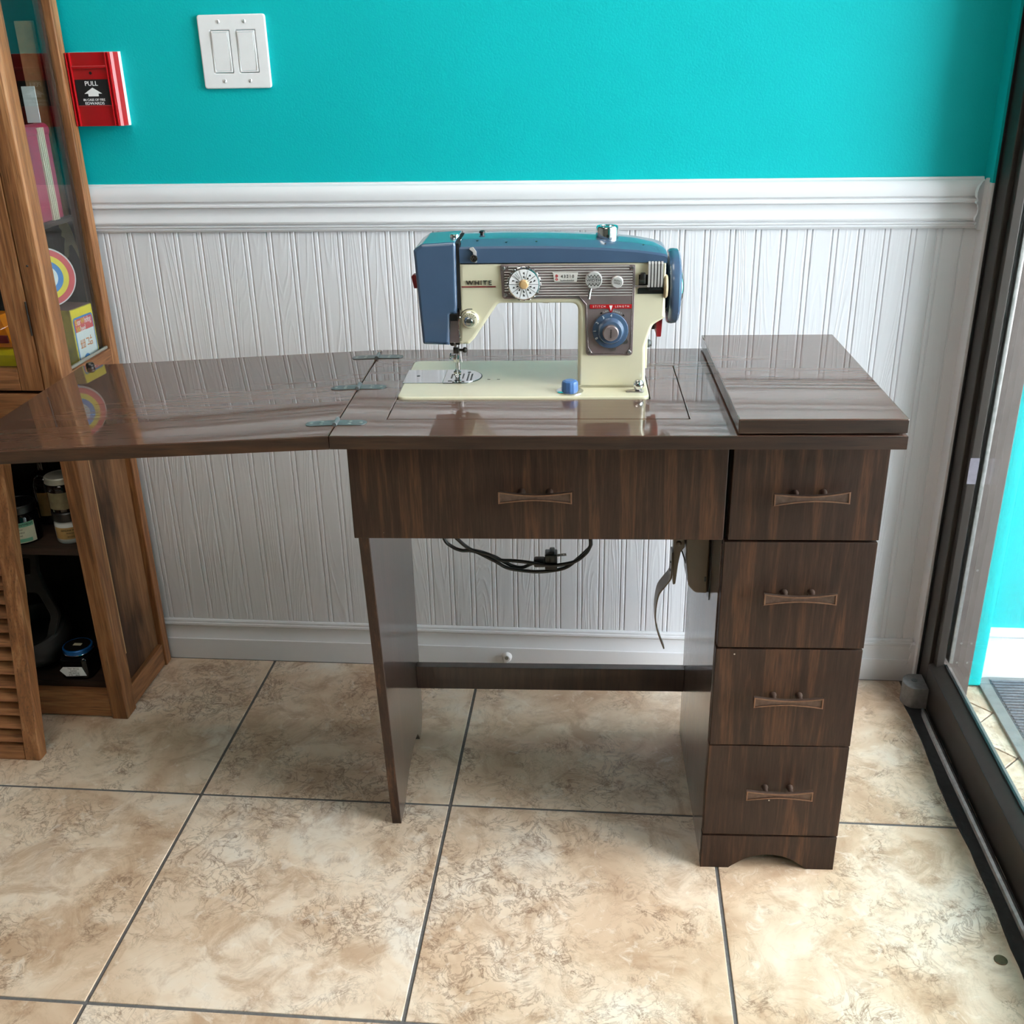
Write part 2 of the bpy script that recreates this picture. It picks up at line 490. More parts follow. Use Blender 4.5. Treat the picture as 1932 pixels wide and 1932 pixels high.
    def loft(self, rings):
        R = [[self.bm.verts.new(p) for p in r] for r in rings]
        n = len(R[0])
        for A, C in zip(R, R[1:]):
            for k in range(n):
                l = (k + 1) % n
                self.bm.faces.new((A[k], A[l], C[l], C[k]))
        self.bm.faces.new(list(reversed(R[0]))); self.bm.faces.new(R[-1])
        return self
    def prism(self, poly, axis, a0, a1):
        """closed 2D polygon extruded along an axis: axis x -> (y,z), y -> (x,z), z -> (x,y)"""
        def P(u, v, a):
            return {'x': (a, u, v), 'y': (u, a, v), 'z': (u, v, a)}[axis]
        return self.loft([[P(u, v, a0) for u, v in poly], [P(u, v, a1) for u, v in poly]])
    def add(self, me, mtx=None):
        n0 = len(self.bm.verts)
        self.bm.from_mesh(me)
        if mtx:
            self.bm.verts.ensure_lookup_table()
            bmesh.ops.transform(self.bm, matrix=mtx, verts=self.bm.verts[n0:])
        bpy.data.meshes.remove(me)
        return self
    def mesh(self, angle=35):
        bmesh.ops.recalc_face_normals(self.bm, faces=self.bm.faces)
        me = bpy.data.meshes.new('m')
        self.bm.to_mesh(me); self.bm.free()
        return finish_mesh(me, angle)

def curve_mesh(cu):
    ob = bpy.data.objects.new('tmp', cu)
    me = bpy.data.meshes.new_from_object(ob)
    bpy.data.objects.remove(ob)
    return me

MAP = {'xz': Matrix(((1, 0, 0, 0), (0, 0, -1, 0), (0, 1, 0, 0), (0, 0, 0, 1))),     # (u,v,w)->(u,-w,v) faces -y
       'yz': Matrix(((0, 0, 1, 0), (1, 0, 0, 0), (0, 1, 0, 0), (0, 0, 0, 1))),      # (u,v,w)->(w,u,v) faces +x
       'xy': Matrix.Identity(4)}

def plate(loops, plane, a, b, bev=0.0, res=1):
    """flat piece with outlines (first outer, others holes); a,b extents along the third axis"""
    cu = bpy.data.curves.new('c', 'CURVE'); cu.dimensions = '2D'; cu.fill_mode = 'BOTH'
    t = abs(b - a)
    cu.extrude = t / 2 - bev
    cu.bevel_depth = bev; cu.bevel_resolution = res; cu.offset = -bev
    for lp in loops:
        s = cu.splines.new('POLY'); s.points.add(len(lp) - 1)
        for p, q in zip(s.points, lp): p.co = (q[0], q[1], 0, 1)
        s.use_cyclic_u = True
    me = curve_mesh(cu); bpy.data.curves.remove(cu)
    c = (a + b) / 2
    T = {'xz': Matrix.Translation((0, c, 0)), 'yz': Matrix.Translation((c, 0, 0)), 'xy': Matrix.Translation((0, 0, c))}[plane]
    me.transform(T @ MAP[plane])
    return finish_mesh(me)

def text(s, size, mtx, ext=0.0003, sx=1.0, align='CENTER', spacing=1.0):
    cu = bpy.data.curves.new('t', 'FONT'); cu.body = s; cu.size = size; cu.extrude = ext
    cu.align_x = align; cu.align_y = 'CENTER'; cu.space_character = spacing; cu.resolution_u = 3
    me = curve_mesh(cu); bpy.data.curves.remove(cu)
    me.transform(mtx @ Matrix.Diagonal((sx, 1, 1, 1)))
    return me

def front(x, y, z, rot=0.0):      # place a flat print facing -y
    return Matrix.Translation((x, y, z)) @ MAP['xz'] @ Matrix.Rotation(rot, 4, 'Z')
def right(x, y, z, rot=0.0):      # facing +x
    return Matrix.Translation((x, y, z)) @ MAP['yz'] @ Matrix.Rotation(rot, 4, 'Z')

def fillet(poly, rad, n=5):
    """round the corners of a polygon; rad number or list"""
    out = []
    L = len(poly)
    for i in range(L):
        r = rad[i] if isinstance(rad, (list, tuple)) else rad
        p = Vector(poly[i]); a = Vector(poly[i - 1]) - p; c = Vector(poly[(i + 1) % L]) - p
        if r <= 0:
            out.append(tuple(p)); continue
        la, lc = a.length, c.length
        a.normalize(); c.normalize()
        ang = math.acos(max(-1, min(1, a.dot(c))))
        d = min(r / math.tan(ang / 2), la * 0.49, lc * 0.49)
        p0 = p + a * d; p1 = p + c * d
        for k in range(n + 1):
            t = k / n
            q = p0 * (1 - t) ** 2 + p * 2 * t * (1 - t) + p1 * t * t
            out.append((q.x, q.y))
    return out

def rrect(x0, x1, y0, y1, r, n=5):
    return fillet([(x0, y0), (x1, y0), (x1, y1), (x0, y1)], r, n)
def circle(cx, cy, r, n=32):
    return [(cx + r * math.cos(2 * PI * k / n), cy + r * math.sin(2 * PI * k / n)) for k in range(n)]

def link(name, me, mat, parent=None, loc=None):
    me.name = name
    if mat is not None:
        me.materials.clear(); me.materials.append(M[mat])
    o = bpy.data.objects.new(name, me)
    COL.objects.link(o)
    if parent is not None: o.parent = parent
    if loc is not None: o.location = loc
    return o

def clone(src, parent, loc=None, rot=None):
    o = src.copy(); COL.objects.link(o); o.parent = parent
    if loc is not None: o.location = loc
    if rot is not None: o.rotation_euler = rot
    return o

CAB_ROT = 0.0375667
CABM = Matrix.Rotation(CAB_ROT, 4, 'Z')

class Thing:
    """an Empty at the thing's base that parents its parts; parts are given in the frame 'world' (room) or 'cab'"""
    def __init__(self, name, label, cat, org, cab=False, group=None, rz=0.0):
        self.o = bpy.data.objects.new(name, None); COL.objects.link(self.o)
        self.o.empty_display_size = 0.05
        self.org = Vector(org)
        self.o.location = (CABM @ self.org) if cab else self.org
        self.o.rotation_euler = (0, 0, CAB_ROT if cab else rz)
        if label: self.o['label'] = label
        if cat: self.o['category'] = cat
        if group: self.o['group'] = group
    def part(self, name, me, mat, parent=None, label=None):
        if isinstance(me, B): me = me.mesh()
        me.transform(Matrix.Translation(-self.org))
        o = link(name, me, mat, parent or self.o)
        if label: o['label'] = label
        return o

def single(name, me, mat, label, cat, org=None, cab=False, group=None):
    if isinstance(me, B): me = me.mesh()
    org = Vector(org or (0, 0, 0))
    me.transform(Matrix.Translation(-org))
    o = link(name, me, mat)
    o.location = (CABM @ org) if cab else org
    if cab: o.rotation_euler = (0, 0, CAB_ROT)
    o['label'] = label; o['category'] = cat
    if group: o['group'] = group
    return o

def struct(name, me, mat, parent=None):
    if isinstance(me, B): me = me.mesh()
    o = link(name, me, mat, parent)
    if parent is None: o['kind'] = 'structure'
    return o

# ================================================================== SETTING
YW = 0.6816           # back wall plane
XR = 1.022            # right wall / storefront plane
XL, YF, ZC = -2.7, -3.4, 2.72
BD = YW - 0.006       # beadboard face

# floor with tiles
floor = struct('floor', B().box(XL, 1.04, YF, YW + 0.1, -0.05, -0.0016), 'grout')
TS, TX, TY = 0.46468, 0.10237, 0.20298
gw = 0.0056
tile_full = B().box(-TS / 2 + gw / 2, TS / 2 - gw / 2, -TS / 2 + gw / 2, TS / 2 - gw / 2, -0.008, 0.0, 0.0012, 2).mesh()
tile_full.name = 'tile'; tile_full.materials.append(M['tile'])
x_right, y_back = 1.0, YW - 0.012
for i in range(-5, 2):
    for j in range(-6, 2):
        x0, x1 = TX + i * TS, TX + (i + 1) * TS
        y0, y1 = TY + j * TS, TY + (j + 1) * TS
        if x0 > x_right or y0 > y_back: continue
        cx, cy = (x0 + x1) / 2, (y0 + y1) / 2
        me = tile_full
        if x1 > x_right or y1 > y_back:
            me = B().box(x0 + gw / 2 - cx, min(x1, x_right + gw) - gw / 2 - cx, y0 + gw / 2 - cy, min(y1, y_back + gw) - gw / 2 - cy,
                         -0.008, 0.0, 0.0012, 2).mesh()
            me.name = 'tile'; me.materials.append(M['tile'])
        o = bpy.data.objects.new('tile', me); COL.objects.link(o); o.parent = floor
        o.location = (cx, cy, 0)

# back wall (teal above the rail) with beadboard pieces
wall_back = struct('wall_back', B().box(XL, 1.16, YW, YW + 0.14, 0, ZC), 'teal')
PITCH = 0.04556
G0 = -0.5916          # centre of a bead
bw = 0.0092
link('backing_sheet', B().box(-1.3, 1.0205, YW - 0.0044, YW - 0.0001, 0.02, 1.0).mesh(), 'bead_plain', wall_back)
board_me = B().box(-(PITCH - bw) / 2 + .0009, (PITCH - bw) / 2 - .0009, BD, YW + 0.001, -0.44, 0.44, 0.0016, 2).mesh()
board_me.name = 'board'; board_me.materials.append(M['bead'])
prof = [(-bw / 2 + .0006, YW), (-bw / 2 + .0006, BD + .0012), (-bw / 2 + .0018, BD), (bw / 2 - .0018, BD), (bw / 2 - .0006, BD + .0012), (bw / 2 - .0006, YW)]
bead_me = B().prism(prof, 'z', -0.44, 0.44).mesh()
bead_me.name = 'bead'; bead_me.materials.append(M['bead_plain'])
k = 0
gx = G0 - 10 * PITCH
ZB = 0.515
while gx < XR - 0.045:
    if gx > -1.15:
        o = bpy.data.objects.new('bead', bead_me); COL.objects.link(o); o.parent = wall_back; o.location = (gx, 0, ZB)
        o = bpy.data.objects.new('board', board_me); COL.objects.link(o); o.parent = wall_back; o.location = (gx + PITCH / 2, 0, ZB)
    gx += PITCH
last = gx - bw / 2
link('board', B().box(last + .001, XR, BD, YW + .001, ZB - .44, ZB + .44, .001).mesh(), 'bead', wall_back)

# chair rail and baseboard profiles (d = distance out from the wall, z)
RAIL = [(0.0, 1.030), (0.006, 1.030), (0.0075, 1.027), (0.013, 1.0245), (0.019, 1.017), (0.0215, 1.008), (0.0205, 0.9995), (0.0175, 0.9955),
        (0.0175, 0.9925), (0.0195, 0.9915), (0.0195, 0.9885), (0.0155, 0.9855), (0.0135, 0.978), (0.0140, 0.971), (0.0172, 0.965), (0.0182, 0.961),
        (0.0170, 0.9575), (0.0135, 0.9568), (0.0135, 0.9545), (0.0150, 0.9538), (0.0150, 0.9515), (0.0120, 0.950), (0.0125, 0.9465), (0.0100, 0.9425), (0.0, 0.942)]
BASE = [(0.0, 0.098), (0.0085, 0.098), (0.0105, 0.095), (0.0105, 0.0905), (0.0125, 0.0895), (0.0130, 0.0855), (0.0115, 0.083), (0.0085, 0.0805),
        (0.0085, 0.070), (0.0105, 0.058), (0.0128, 0.0515), (0.0150, 0.0505), (0.0155, 0.047), (0.0155, 0.0), (0.0, 0.0)]
def run_back(prof_, x0, x1):
    b = B()
    b.loft([[(x0, YW - d, z) for d, z in prof_], [(x1, YW - d, z) for d, z in prof_]])
    return b.mesh(25)
def run_right(prof_, y0, y1, mitre=True):
    b = B()
    b.loft([[(XR - d, y1 - (d if mitre else 0), z) for d, z in prof_], [(XR - d, y0, z) for d, z in prof_]])
    return b.mesh(25)
struct('trim_1', run_back(RAIL, -1.3, XR - 0.002), 'trim')
struct('trim_2', run_right(RAIL, 0.652, YW - 0.022), 'trim')
struct('baseboard_back', run_back(BASE, -1.3, XR - 0.002), 'trim')
struct('baseboard_right', run_right(BASE, 0.650, YW - 0.016), 'trim')

# short return of the right wall between the corner and the storefront jamb
wall_right = struct('wall_right', B().box(XR, 1.0265, 0.637, YW, 1.0235, ZC), 'teal')
link('dado_panel', B().box(XR - 0.001, 1.0265, 0.637, YW, 0.0, 1.0232, 0.0006).mesh(), 'trim', wall_right)

struct('ceiling', B().box(XL, 1.14, YF, YW + .14, ZC, ZC + .1), 'ceil')
struct('wall_left', B().box(XL - .1, XL, YF, YW, 0, ZC), 'wall_room')
struct('wall_front', B().box(XL, 1.14, YF - .1, YF, 0, ZC), 'wall_room')

# storefront on the right: jamb, bottom rail, glazing, more bays towards the front
win = Thing('window_1', None, None, (1.075, 0.6, 0)); win.o['kind'] = 'structure'
JX0, JX1 = 1.030, 1.121
JY = 0.600
ZT = 2.45
win.part('gap_seal', B().box(1.0265, 1.0305, 0.632, 0.639, 0.0, ZC), 'black_gap')
win.part('jamb', B().box(JX0, 1.056, 0.585, 0.636, 0.0, ZC, 0.0015), 'frame')
win.part('jamb_outer', B().box(1.0565, JX1, JY, 0.648, 0.0, ZC, 0.0015), 'frame_out')
win.part('glass_stop', B().box(1.0385, 1.0535, 0.566, 0.5848, 0.098, ZT, 0.001), 'frame')
win.part('gasket', B().box(1.0537, 1.0575, 0.578, 0.5995, 0.10, ZT), 'black')
win.part('glazing_bead', B().box(1.0665, 1.0745, 0.578, 0.5995, 0.10, ZT, 0.001), 'alu')
scr = B()
for zz, xx in ((0.30, 1.098), (0.135, 1.092), (0.135, 1.112), (0.09, 1.090), (0.09, 1.110), (0.95, 1.10)):
    scr.lathe([(0.0024, 0), (0.0022, 0.0008), (0.0, 0.0012)], (xx, JY, zz), (0, -1, 0), 10)
win.part('screw_heads', scr, 'alu')
BAYS = [(0.585, -1.15)]
for q, (ya, yb) in enumerate(BAYS):
    win.part('bottom_rail', B().loft([[(1.030, y, 0.004), (1.030, y, 0.092), (1.032, y, 0.094), (1.052, y, 0.102), (1.0565, y, 0.102), (1.0565, y, 0.004)]
                                      for y in (yb, ya - 0.0002)]), 'frame')
    win.part('bottom_rail_outer', B().box(1.0567, 1.075, yb, min(ya, 0.5995), 0.0, 0.088, 0.002), 'frame_out')
    win.part('rail_gasket', B().box(1.054, 1.0585, yb + .001, min(ya, 0.566) - .001, 0.102, 0.1055), 'black')
    win.part('glass_pane', B().box(1.0588, 1.0648, yb, min(ya, 0.588), 0.104, ZT), 'glass')
    win.part('header', B().box(1.030, 1.12, yb, ya - 0.0002, ZT, ZC, 0.002), 'frame')
    if q:
        win.part('mullion', B().box(1.030, 1.12, ya, ya + 0.05, 0.0, ZC, 0.002), 'frame')
win.part('end_mullion', B().box(1.030, 1.12, -1.20, -1.1502, 0.0, ZC, 0.002), 'frame')
struct('wall_right_front', B().box(1.030, 1.12, YF, -1.2002, 0.0, ZC), 'teal')
win.part('sill_groove', B().box(1.0294, 1.030, -1.15, 0.58, 0.0905, 0.0918), 'black')

# threshold strips on the floor along the storefront
thr = Thing('trim_4', None, None, (1.01, 0, 0)); thr.o['kind'] = 'structure'
edge = [(0.9915 + 0.0022 * math.sin(17 * y) + random.uniform(-.0012, .0012), y) for y in [0.60 - 0.035 * t for t in range(0, 60)]]
poly = edge + [(1.0295, edge[-1][1]), (1.0295, 0.60)]
thr.part('rubber_strip', plate([poly], 'xy', 0.0, 0.0035), 'strip')
pts = [(1.0225, 0.555, 0.004), (1.019, 0.50, 0.005), (1.018, 0.3, 0.006), (1.0185, 0.0, 0.0065), (1.018, -0.5, 0.0065), (1.018, -1.5, 0.0065)]
thr.part('sealant_bead', B().tube(pts, lambda t: 0.003 + 0.0035 * min(1, t * 8), 8), 'alu')

# outside: landing, pilaster, wall with skirting
struct('ground_outside', B().box(1.04, 9, -9, 6, -0.06, -0.012), 'concrete')
oland = struct('floor_outside', B().box(1.075, 2.6, -1.2, 0.9, -0.02, -0.004), 'grout')
ot = 0.106
otile = B().box(-ot / 2 + .0016, ot / 2 - .0016, -ot / 2 + .0016, ot / 2 - .0016, -.008, 0.0, .0008, 1).mesh()
otile.name = 'tile'; otile.materials.append(M['tile'])
ca, sa = math.cos(math.radians(44)), math.sin(math.radians(44))
for i in range(-12, 14):
    for j in range(-12, 14):
        px = 1.1613 + ca * (i + .5) * ot - sa * (j + .5) * ot
        py = 0.5571 + sa * (i + .5) * ot + ca * (j + .5) * ot
        if 1.075 + 0.0 < px < 1.75 and -0.3 < py < 0.70:
            o = bpy.data.objects.new('tile', otile); COL.objects.link(o); o.parent = oland
            o.location = (px, py, 0); o.rotation_euler = (0, 0, math.radians(44))
wo = struct('wall_outside', B().box(1.1655, 2.5, 0.700, 0.84, 0.0, 3.2), 'teal_out')
struct('wall_outside_front', B().box(1.1205, 2.5, -1.36, -1.2, 0.0, 2.739), 'concrete')
struct('ceiling_outside', B().box(1.1205, 2.5, -1.36, 0.6995, 2.74, 2.86), 'ceil')
link('pilaster', B().box(1.1212, 1.1655, 0.650, 0.84, 0.003, 2.739, .004).mesh(), 'teal_out', wo)
b = B(); b.loft([[(x, 0.700 - d, z * 1.2) for d, z in BASE] for x in (1.1655, 2.5)])
link('skirting', b.mesh(25), 'trim', wo)
mt = Thing('door_mat', 'grey ribbed entrance mat on the tiles outside the glass', 'mat', (1.5, 0.3, 0))
mt.part('rubber_border', plate([rrect(1.163, 1.90, -0.25, 0.683, 0.03), rrect(1.188, 1.875, -0.225, 0.672, 0.012)], 'xy', 0.0, 0.006, 0.0012), 'mat_edge')
b = B()
b.box(1.188, 1.875, -0.225, 0.672, 0.0, 0.006)
yy = -0.22
while yy < 0.668:
    b.box(1.190, 1.873, yy, yy + .006, 0.006, 0.0095, 0.0015, 1); yy += 0.0105
o = mt.part('ribbed_carpet', b, 'mat')

# ceiling light above the table; the rear panel is an added, unseen fill
for ly, lab_ in ((-0.35, 'white ceiling light panel above the sewing table'), (-2.3, 'added fill light panel on the ceiling behind the camera')):
    cl = Thing('ceiling_light', lab_, 'ceiling light', (-0.25, ly, ZC), group='ceiling light panels')
    cl.part('housing', B().box(-0.87, 0.37, ly - .31, ly + .31, ZC - .06, ZC - .001, .004), 'white')
    cl.part('diffuser', B().box(-0.85, 0.35, ly - .29, ly + .29, ZC - .068, ZC - .0605), 'lamp')

# ================================================================== SEWING CABINET (cab frame)
H, T, W, D = 0.7786, 0.0196, 0.7637, 0.4400
YFR = 0.052
cab = Thing('sewing_cabinet', 'dark walnut sewing cabinet with a column of drawers and an opened side leaf', 'sewing cabinet', (0.38, 0.22, 0), cab=True)
CUT = (0.0674, 0.489, 0.0690, 0.334)
BED = rrect(0.0680, 0.4395, 0.1595, 0.3570, 0.014)
# main top: frame round the machine opening; opening reaches past the flap to hold the bed
open_loop = [(CUT[0], CUT[2]), (CUT[1], CUT[2]), (CUT[1], CUT[3]), (0.4400, CUT[3]), (0.4400, 0.3585), (0.0665, 0.3585), (0.0665, CUT[3]), (CUT[0], CUT[3])]
open_loop = [(CUT[0], CUT[2]), (CUT[1], CUT[2]), (CUT[1], CUT[3]), (0.4410, CUT[3]), (0.4410, 0.3585), (CUT[0], 0.3585)]
top = cab.part('table_top', plate([[(0.0008, 0), (W, 0), (W, D), (0.0008, D)], open_loop], 'xy', H - T, H, 0.0012), 'walnut_top')
g = 0.0012
flap_out = [(CUT[0] + g, CUT[2] + g), (CUT[1] - g, CUT[2] + g), (CUT[1] - g, CUT[3] - g), (0.4412, CUT[3] - g), (0.4412, 0.1800)] + \
           [p for p in fillet([(0.4412, 0.170), (0.4405, 0.1580), (0.0700, 0.1580)], [0, 0.012, 0])][0:] + [(CUT[0] + g, 0.1580)]
flap = cab.part('machine_flap', plate([flap_out], 'xy', H - T, H, 0.0006), 'walnut_top')
gap = cab.part('machine_well', B().box(CUT[0] - .004, CUT[1] + .004, CUT[2] - .004, 0.362, H - T - .006, H - T - .002), 'black_gap')
# edge band of the top
cab.part('edge_band', B().box(0.0008, W, -0.0012, -0.0001, H - T + .001, H - .001), 'walnut_x')
# extension leaf, drooping a little
leaf_len = 0.536
th = math.radians(2.75)
def leafm(me):
    me.transform(Matrix.Translation((-0.0008, 0, H)) @ Matrix.Rotation(-th, 4, 'Y'))
    return me
leaf = cab.part('extension_leaf', leafm(B().box(-leaf_len, 0, 0, D, -T, 0, 0.0012).mesh()), 'walnut_top')
cab.part('edge_band', leafm(B().box(-leaf_len, 0, -0.0012, -0.0001, -T + .001, -.001).mesh()), 'walnut_x', leaf)
kb = B().lathe([(0.0, 0.009), (0.005, 0.0085), (0.0072, 0.006), (0.0072, 0.0035), (0.0062, 0.003), (0.0072, 0.0025), (0.0072, 0.0)], (-0.513, 0.424, 0), (0, 0, 1), 20).mesh()
cab.part('bumper_knob', leafm(kb), 'dark_steel', leaf, 'small dark metal bumper knob')
# hinges
for hy in (0.053, 0.2215, 0.394):
    for side in (1, -1):
        outl = []
        L_, w_ = 0.043, 0.0105
        arc = [(L_ - w_ + w_ * math.sin(t), w_ * math.cos(t)) for t in [PI * k_ / 10 for k_ in range(11)]]
        outl = [(0.0015, -w_)] + list(reversed(arc))[0:] + [(0.0015, w_)]
        outl = [(side * x, y + hy) for x, y in outl]
        if side > 0:
            me = plate([outl], 'xy', H + .0001, H + .0011, 0.0003)
        else:
            me = leafm(plate([[(x + .0008, y) for x, y in outl]], 'xy', .0001, .0011, 0.0003))
        if side > 0:
            hg = cab.part('hinge', me, 'hinge')
            tgt = hg
        else:
            tgt = cab.part('hinge_leaf', me, 'hinge', hg)
        for sx_, sy_ in ((0.0345, 0), (0.0195, 0.0045), (0.0195, -0.0045)):
            sm = B().lathe([(0.0026, 0), (0.0022, 0.0004), (0.0, 0.0003)], (side * sx_, hy + sy_, 0), (0, 0, 1), 12).mesh()
            if side > 0: sm.transform(Matrix.Translation((0, 0, H + .0011)))
            else: sm.transform(Matrix.Translation((0, 0, .0011))); sm = leafm(sm)
            cab.part('screw', sm, 'alu', hg)
    cab.part('knuckle', B().cyl((0, hy - .0125, H + .0018), (0, 1, 0), 0.0033, 0.025, 14, .0005), 'hinge', hg)
# pedestal lid on top
lid = cab.part('pedestal_lid', B().box(0.5445, 0.7627, 0.0, D, H + 0.0030, H + 0.0229, 0.0014), 'walnut_top')
cab.part('edge_band', B().box(0.5455, 0.7617, -0.0012, -0.0001, H + .0045, H + .0215), 'walnut_x', lid)
cab.part('lid_spacer', B().box(0.556, 0.751, 0.012, D - .012, H + .0001, H + .0029), 'black_gap', lid)

def handle(parent, x, z, tilt=0.0, stand=0.021):
    """bow-tie shaped pull"""
    w, he, hm = 0.0515, 0.0090, 0.0042
    n = 14
    def outline(sc_w, d):
        up = [(sc_w * (-1 + 2 * k_ / n), (hm - d) + (he - hm) * abs(-1 + 2 * k_ / n) ** 1.7) for k_ in range(n + 1)]
        return up + [(u, -v) for u, v in reversed(up)]
    rt = Matrix.Translation((x, 0, z)) @ Matrix.Rotation(tilt, 4, 'Y') @ Matrix.Translation((-x, 0, -z))
    yh = YFR - stand
    o_ = [(x + u, z + v) for u, v in outline(w, 0)]
    i_ = [(x + u, z + v) for u, v in outline(w - .0022, .0019)]
    me = plate([o_], 'xz', yh - .0005, yh + .0045, .0006); me.transform(rt)
    h = cab.part('handle', me, 'bronze', parent, 'bow-tie shaped antique copper pull')
    me = plate([o_, i_], 'xz', yh - .0022, yh - .0005, .0003); me.transform(rt)
    r_ = link('rim', me, 'copper'); me.transform(Matrix.Translation(-cab.org)); r_.parent = parent
    for s in (-0.0195, 0.0195):
        me = B().lathe([(0.0042, 0), (0.0036, 0.006), (0.0040, stand - .006), (0.0056, stand - .001), (0.0056, stand - .0002)], (x + s, yh + .0002, z), (0, 1, 0), 14).mesh()
        me.transform(rt)
        r_ = link('handle_post', me, 'bronze'); me.transform(Matrix.Translation(-cab.org)); r_.parent = parent
    return h

# apron front (false drawer) and its boxed-in well
ap = cab.part('apron_front', B().box(0.0112, 0.5425, YFR, YFR + .017, 0.6022, H - T - .0005, .0012), 'walnut_v')
handle(ap, 0.2755, 0.6762, 0.0)
cab.part('apron_side', B().box(0.0125, 0.0285, YFR + .018, 0.43, 0.640, H - T - .0005), 'walnut_gloss')
cab.part('apron_back', B().box(0.0290, 0.540, 0.420, 0.435, 0.655, H - T - .0005), 'walnut_gloss')
cab.part('shadow_gap', B().box(0.5432, 0.5480, YFR + .0145, YFR + .017, 0.59, H - T - .001), 'black_gap')
# drawers of the pedestal (each a hair less proud than the one above)
rows = [(0.6026, 0.7570, 0.5492, 0.7608, 0.0, 0.6562, 0.6758, -0.035), (0.4250, 0.5990, 0.5448, 0.7604, 0.0005, 0.6545, 0.5190, -0.01),
        (0.2476, 0.4212, 0.5438, 0.7602, 0.002, 0.6530, 0.3425, 0.006), (0.0700, 0.2452, 0.5430, 0.7600, 0.003, 0.6540, 0.1690, -0.006)]
for z0, z1, x0, x1, dy, hx, hz, tl in rows:
    dr = cab.part('drawer', B().box(x0, x1, YFR + dy, YFR + dy + .017, z0, z1, .0012), 'walnut_v')
    handle(dr, hx, hz, tl)
# base with an arched cut-out
arch = []
for k_ in range(0, 13):
    t = k_ / 12
    arch.append((0.5965 + t * 0.111, 0.0285 * (math.sin(PI * t) ** 0.55)))
base_loop = [(0.5425, 0.0), (0.5885, 0.0), (0.5935, 0.0045)] + arch[1:-1] + [(0.7110, 0.0045), (0.7155, 0.0), (0.7595, 0.0), (0.7595, 0.0662), (0.5425, 0.0662)]
cab.part('plinth', plate([base_loop], 'xz', YFR + .0035, YFR + .0195, .0008), 'walnut_v')
cab.part('pedestal_side', B().box(0.5432, 0.5580, YFR + .0206, 0.432, 0.0, H - T - .0005, .0008), 'walnut_gloss')
cab.part('pedestal_side', B().box(0.7450, 0.7590, YFR + .0206, 0.432, 0.0, H - T - .0005, .0008), 'walnut_gloss')
cab.part('pedestal_back', B().box(0.5590, 0.7440, 0.420, 0.431, 0.02, H - T - .0005), 'walnut_gloss')
# left leg panel with tapered front and arched foot
leg_loop = [(0.1470, 0.0), (0.196, 0.0), (0.207, 0.006), (0.232, 0.020), (0.262, 0.031), (0.30, 0.036), (0.345, 0.035), (0.372, 0.028), (0.388, 0.012), (0.395, 0.0), (0.420, 0.0),
            (0.440, 0.020), (0.445, 0.06), (0.445, 0.7585), (0.072, 0.7585), (0.072, 0.600)]
lg = cab.part('leg_panel', plate([leg_loop], 'yz', 0.0125, 0.0288, .0008), 'walnut_gloss')
cab.part('front_edge', B().loft([[(x, y - .0012, z) for x in (0.0133, 0.0280)] + [(x, y - .0001, z) for x in (0.0280, 0.0133)] for y, z in ((0.1470, 0.002), (0.072, 0.600))]), 'walnut_v', lg)
cab.part('stretcher', B().box(0.0290, 0.5430, 0.401, 0.419, 0.1150, 0.1640, .0008), 'walnut_gloss')
cab.part('glide', B().cyl((0.0206, 0.157, -.0), (0, 0, 1), .006, .0015, 12), 'dark_steel', lg)

# ================================================================== SEWING MACHINE (cab frame)
sm = Thing('sewing_machine', 'cream and blue vintage zigzag sewing machine set into the cabinet top', 'sewing machine', (0.27, 0.26, H), cab=True)
ZBED = H + 0.0035
bed = sm.part('bed', plate([BED], 'xy', H - .012, ZBED, .0022, 2), 'cream')
Y0 = 0.205
body = fillet([(0.1635, 0.9690), (0.1592, 0.8490), (0.1738, 0.8490), (0.1820, 0.8569), (0.2185, 0.9098), (0.3353, 0.9092), (0.3352, ZBED - .001),
               (0.4360, ZBED - .001), (0.4345, 0.8440), (0.4440, 0.8760), (0.4615, 0.8868), (0.4600, 0.9690)],
              [0.001, .001, .003, .008, .010, .012, .001, .001, .012, .012, .003, .001])
bd_ = sm.part('arm_and_pillar', plate([body], 'xz', Y0, 0.312, .005, 3), 'cream')
sm.part('pillar_rear', plate([fillet([(0.3375, 0.300), (0.4345, 0.300), (0.4345, 0.345), (0.3375, 0.345)], [.001, .001, .01, .01])], 'xy', ZBED - .001, 0.962, .002), 'cream', bd_)
sm.part('pillar_foot', plate([fillet([(0.3345, 0.2065), (0.4368, 0.2065), (0.4368, 0.346), (0.3345, 0.346)], .006)], 'xy', ZBED - .001, ZBED + .005, .0015), 'cream', bd_)
sm.part('arm_lamp_boss', B().lathe([(0.011, 0), (0.011, .0035), (.009, .0045), (0.0, .0047)], (0.288, 0.235, 0.9098), (0, 0, -1), 20), 'cream', bd_)
# blue top cover lofted along x
def sect(x, z0, zr, zc, yf_=0.2035, yb=0.3135, ch=0.020):
    return [(x, yf_, z0), (x, yf_, zr - .003), (x, yf_ + .002, zr), (x, yf_ + ch, zc - .0008), (x, yf_ + ch + .006, zc), (x, yb - ch - .006, zc), (x, yb - ch, zc - .0008),
            (x, yb - .002, zr), (x, yb, zr - .003), (x, yb, z0)]
cov = B().loft([sect(0.1645, 0.9690, 0.9905, 0.9975), sect(0.1665, 0.9685, 0.9915, 0.9990), sect(0.23, 0.9685, 0.9920, 1.0000), sect(0.30, 0.9683, 0.9912, 0.9990),
                sect(0.3713, 0.9680, 0.9882, 0.9958), sect(0.4162, 0.9675, 0.9848, 0.9918), sect(0.4440, 0.9670, 0.9812, 0.9868), sect(0.4570, 0.9665, 0.9790, 0.9832),
                sect(0.4612, 0.9665, 0.9770, 0.9800)])
cover = sm.part('top_cover', cov.mesh(24), 'blue')
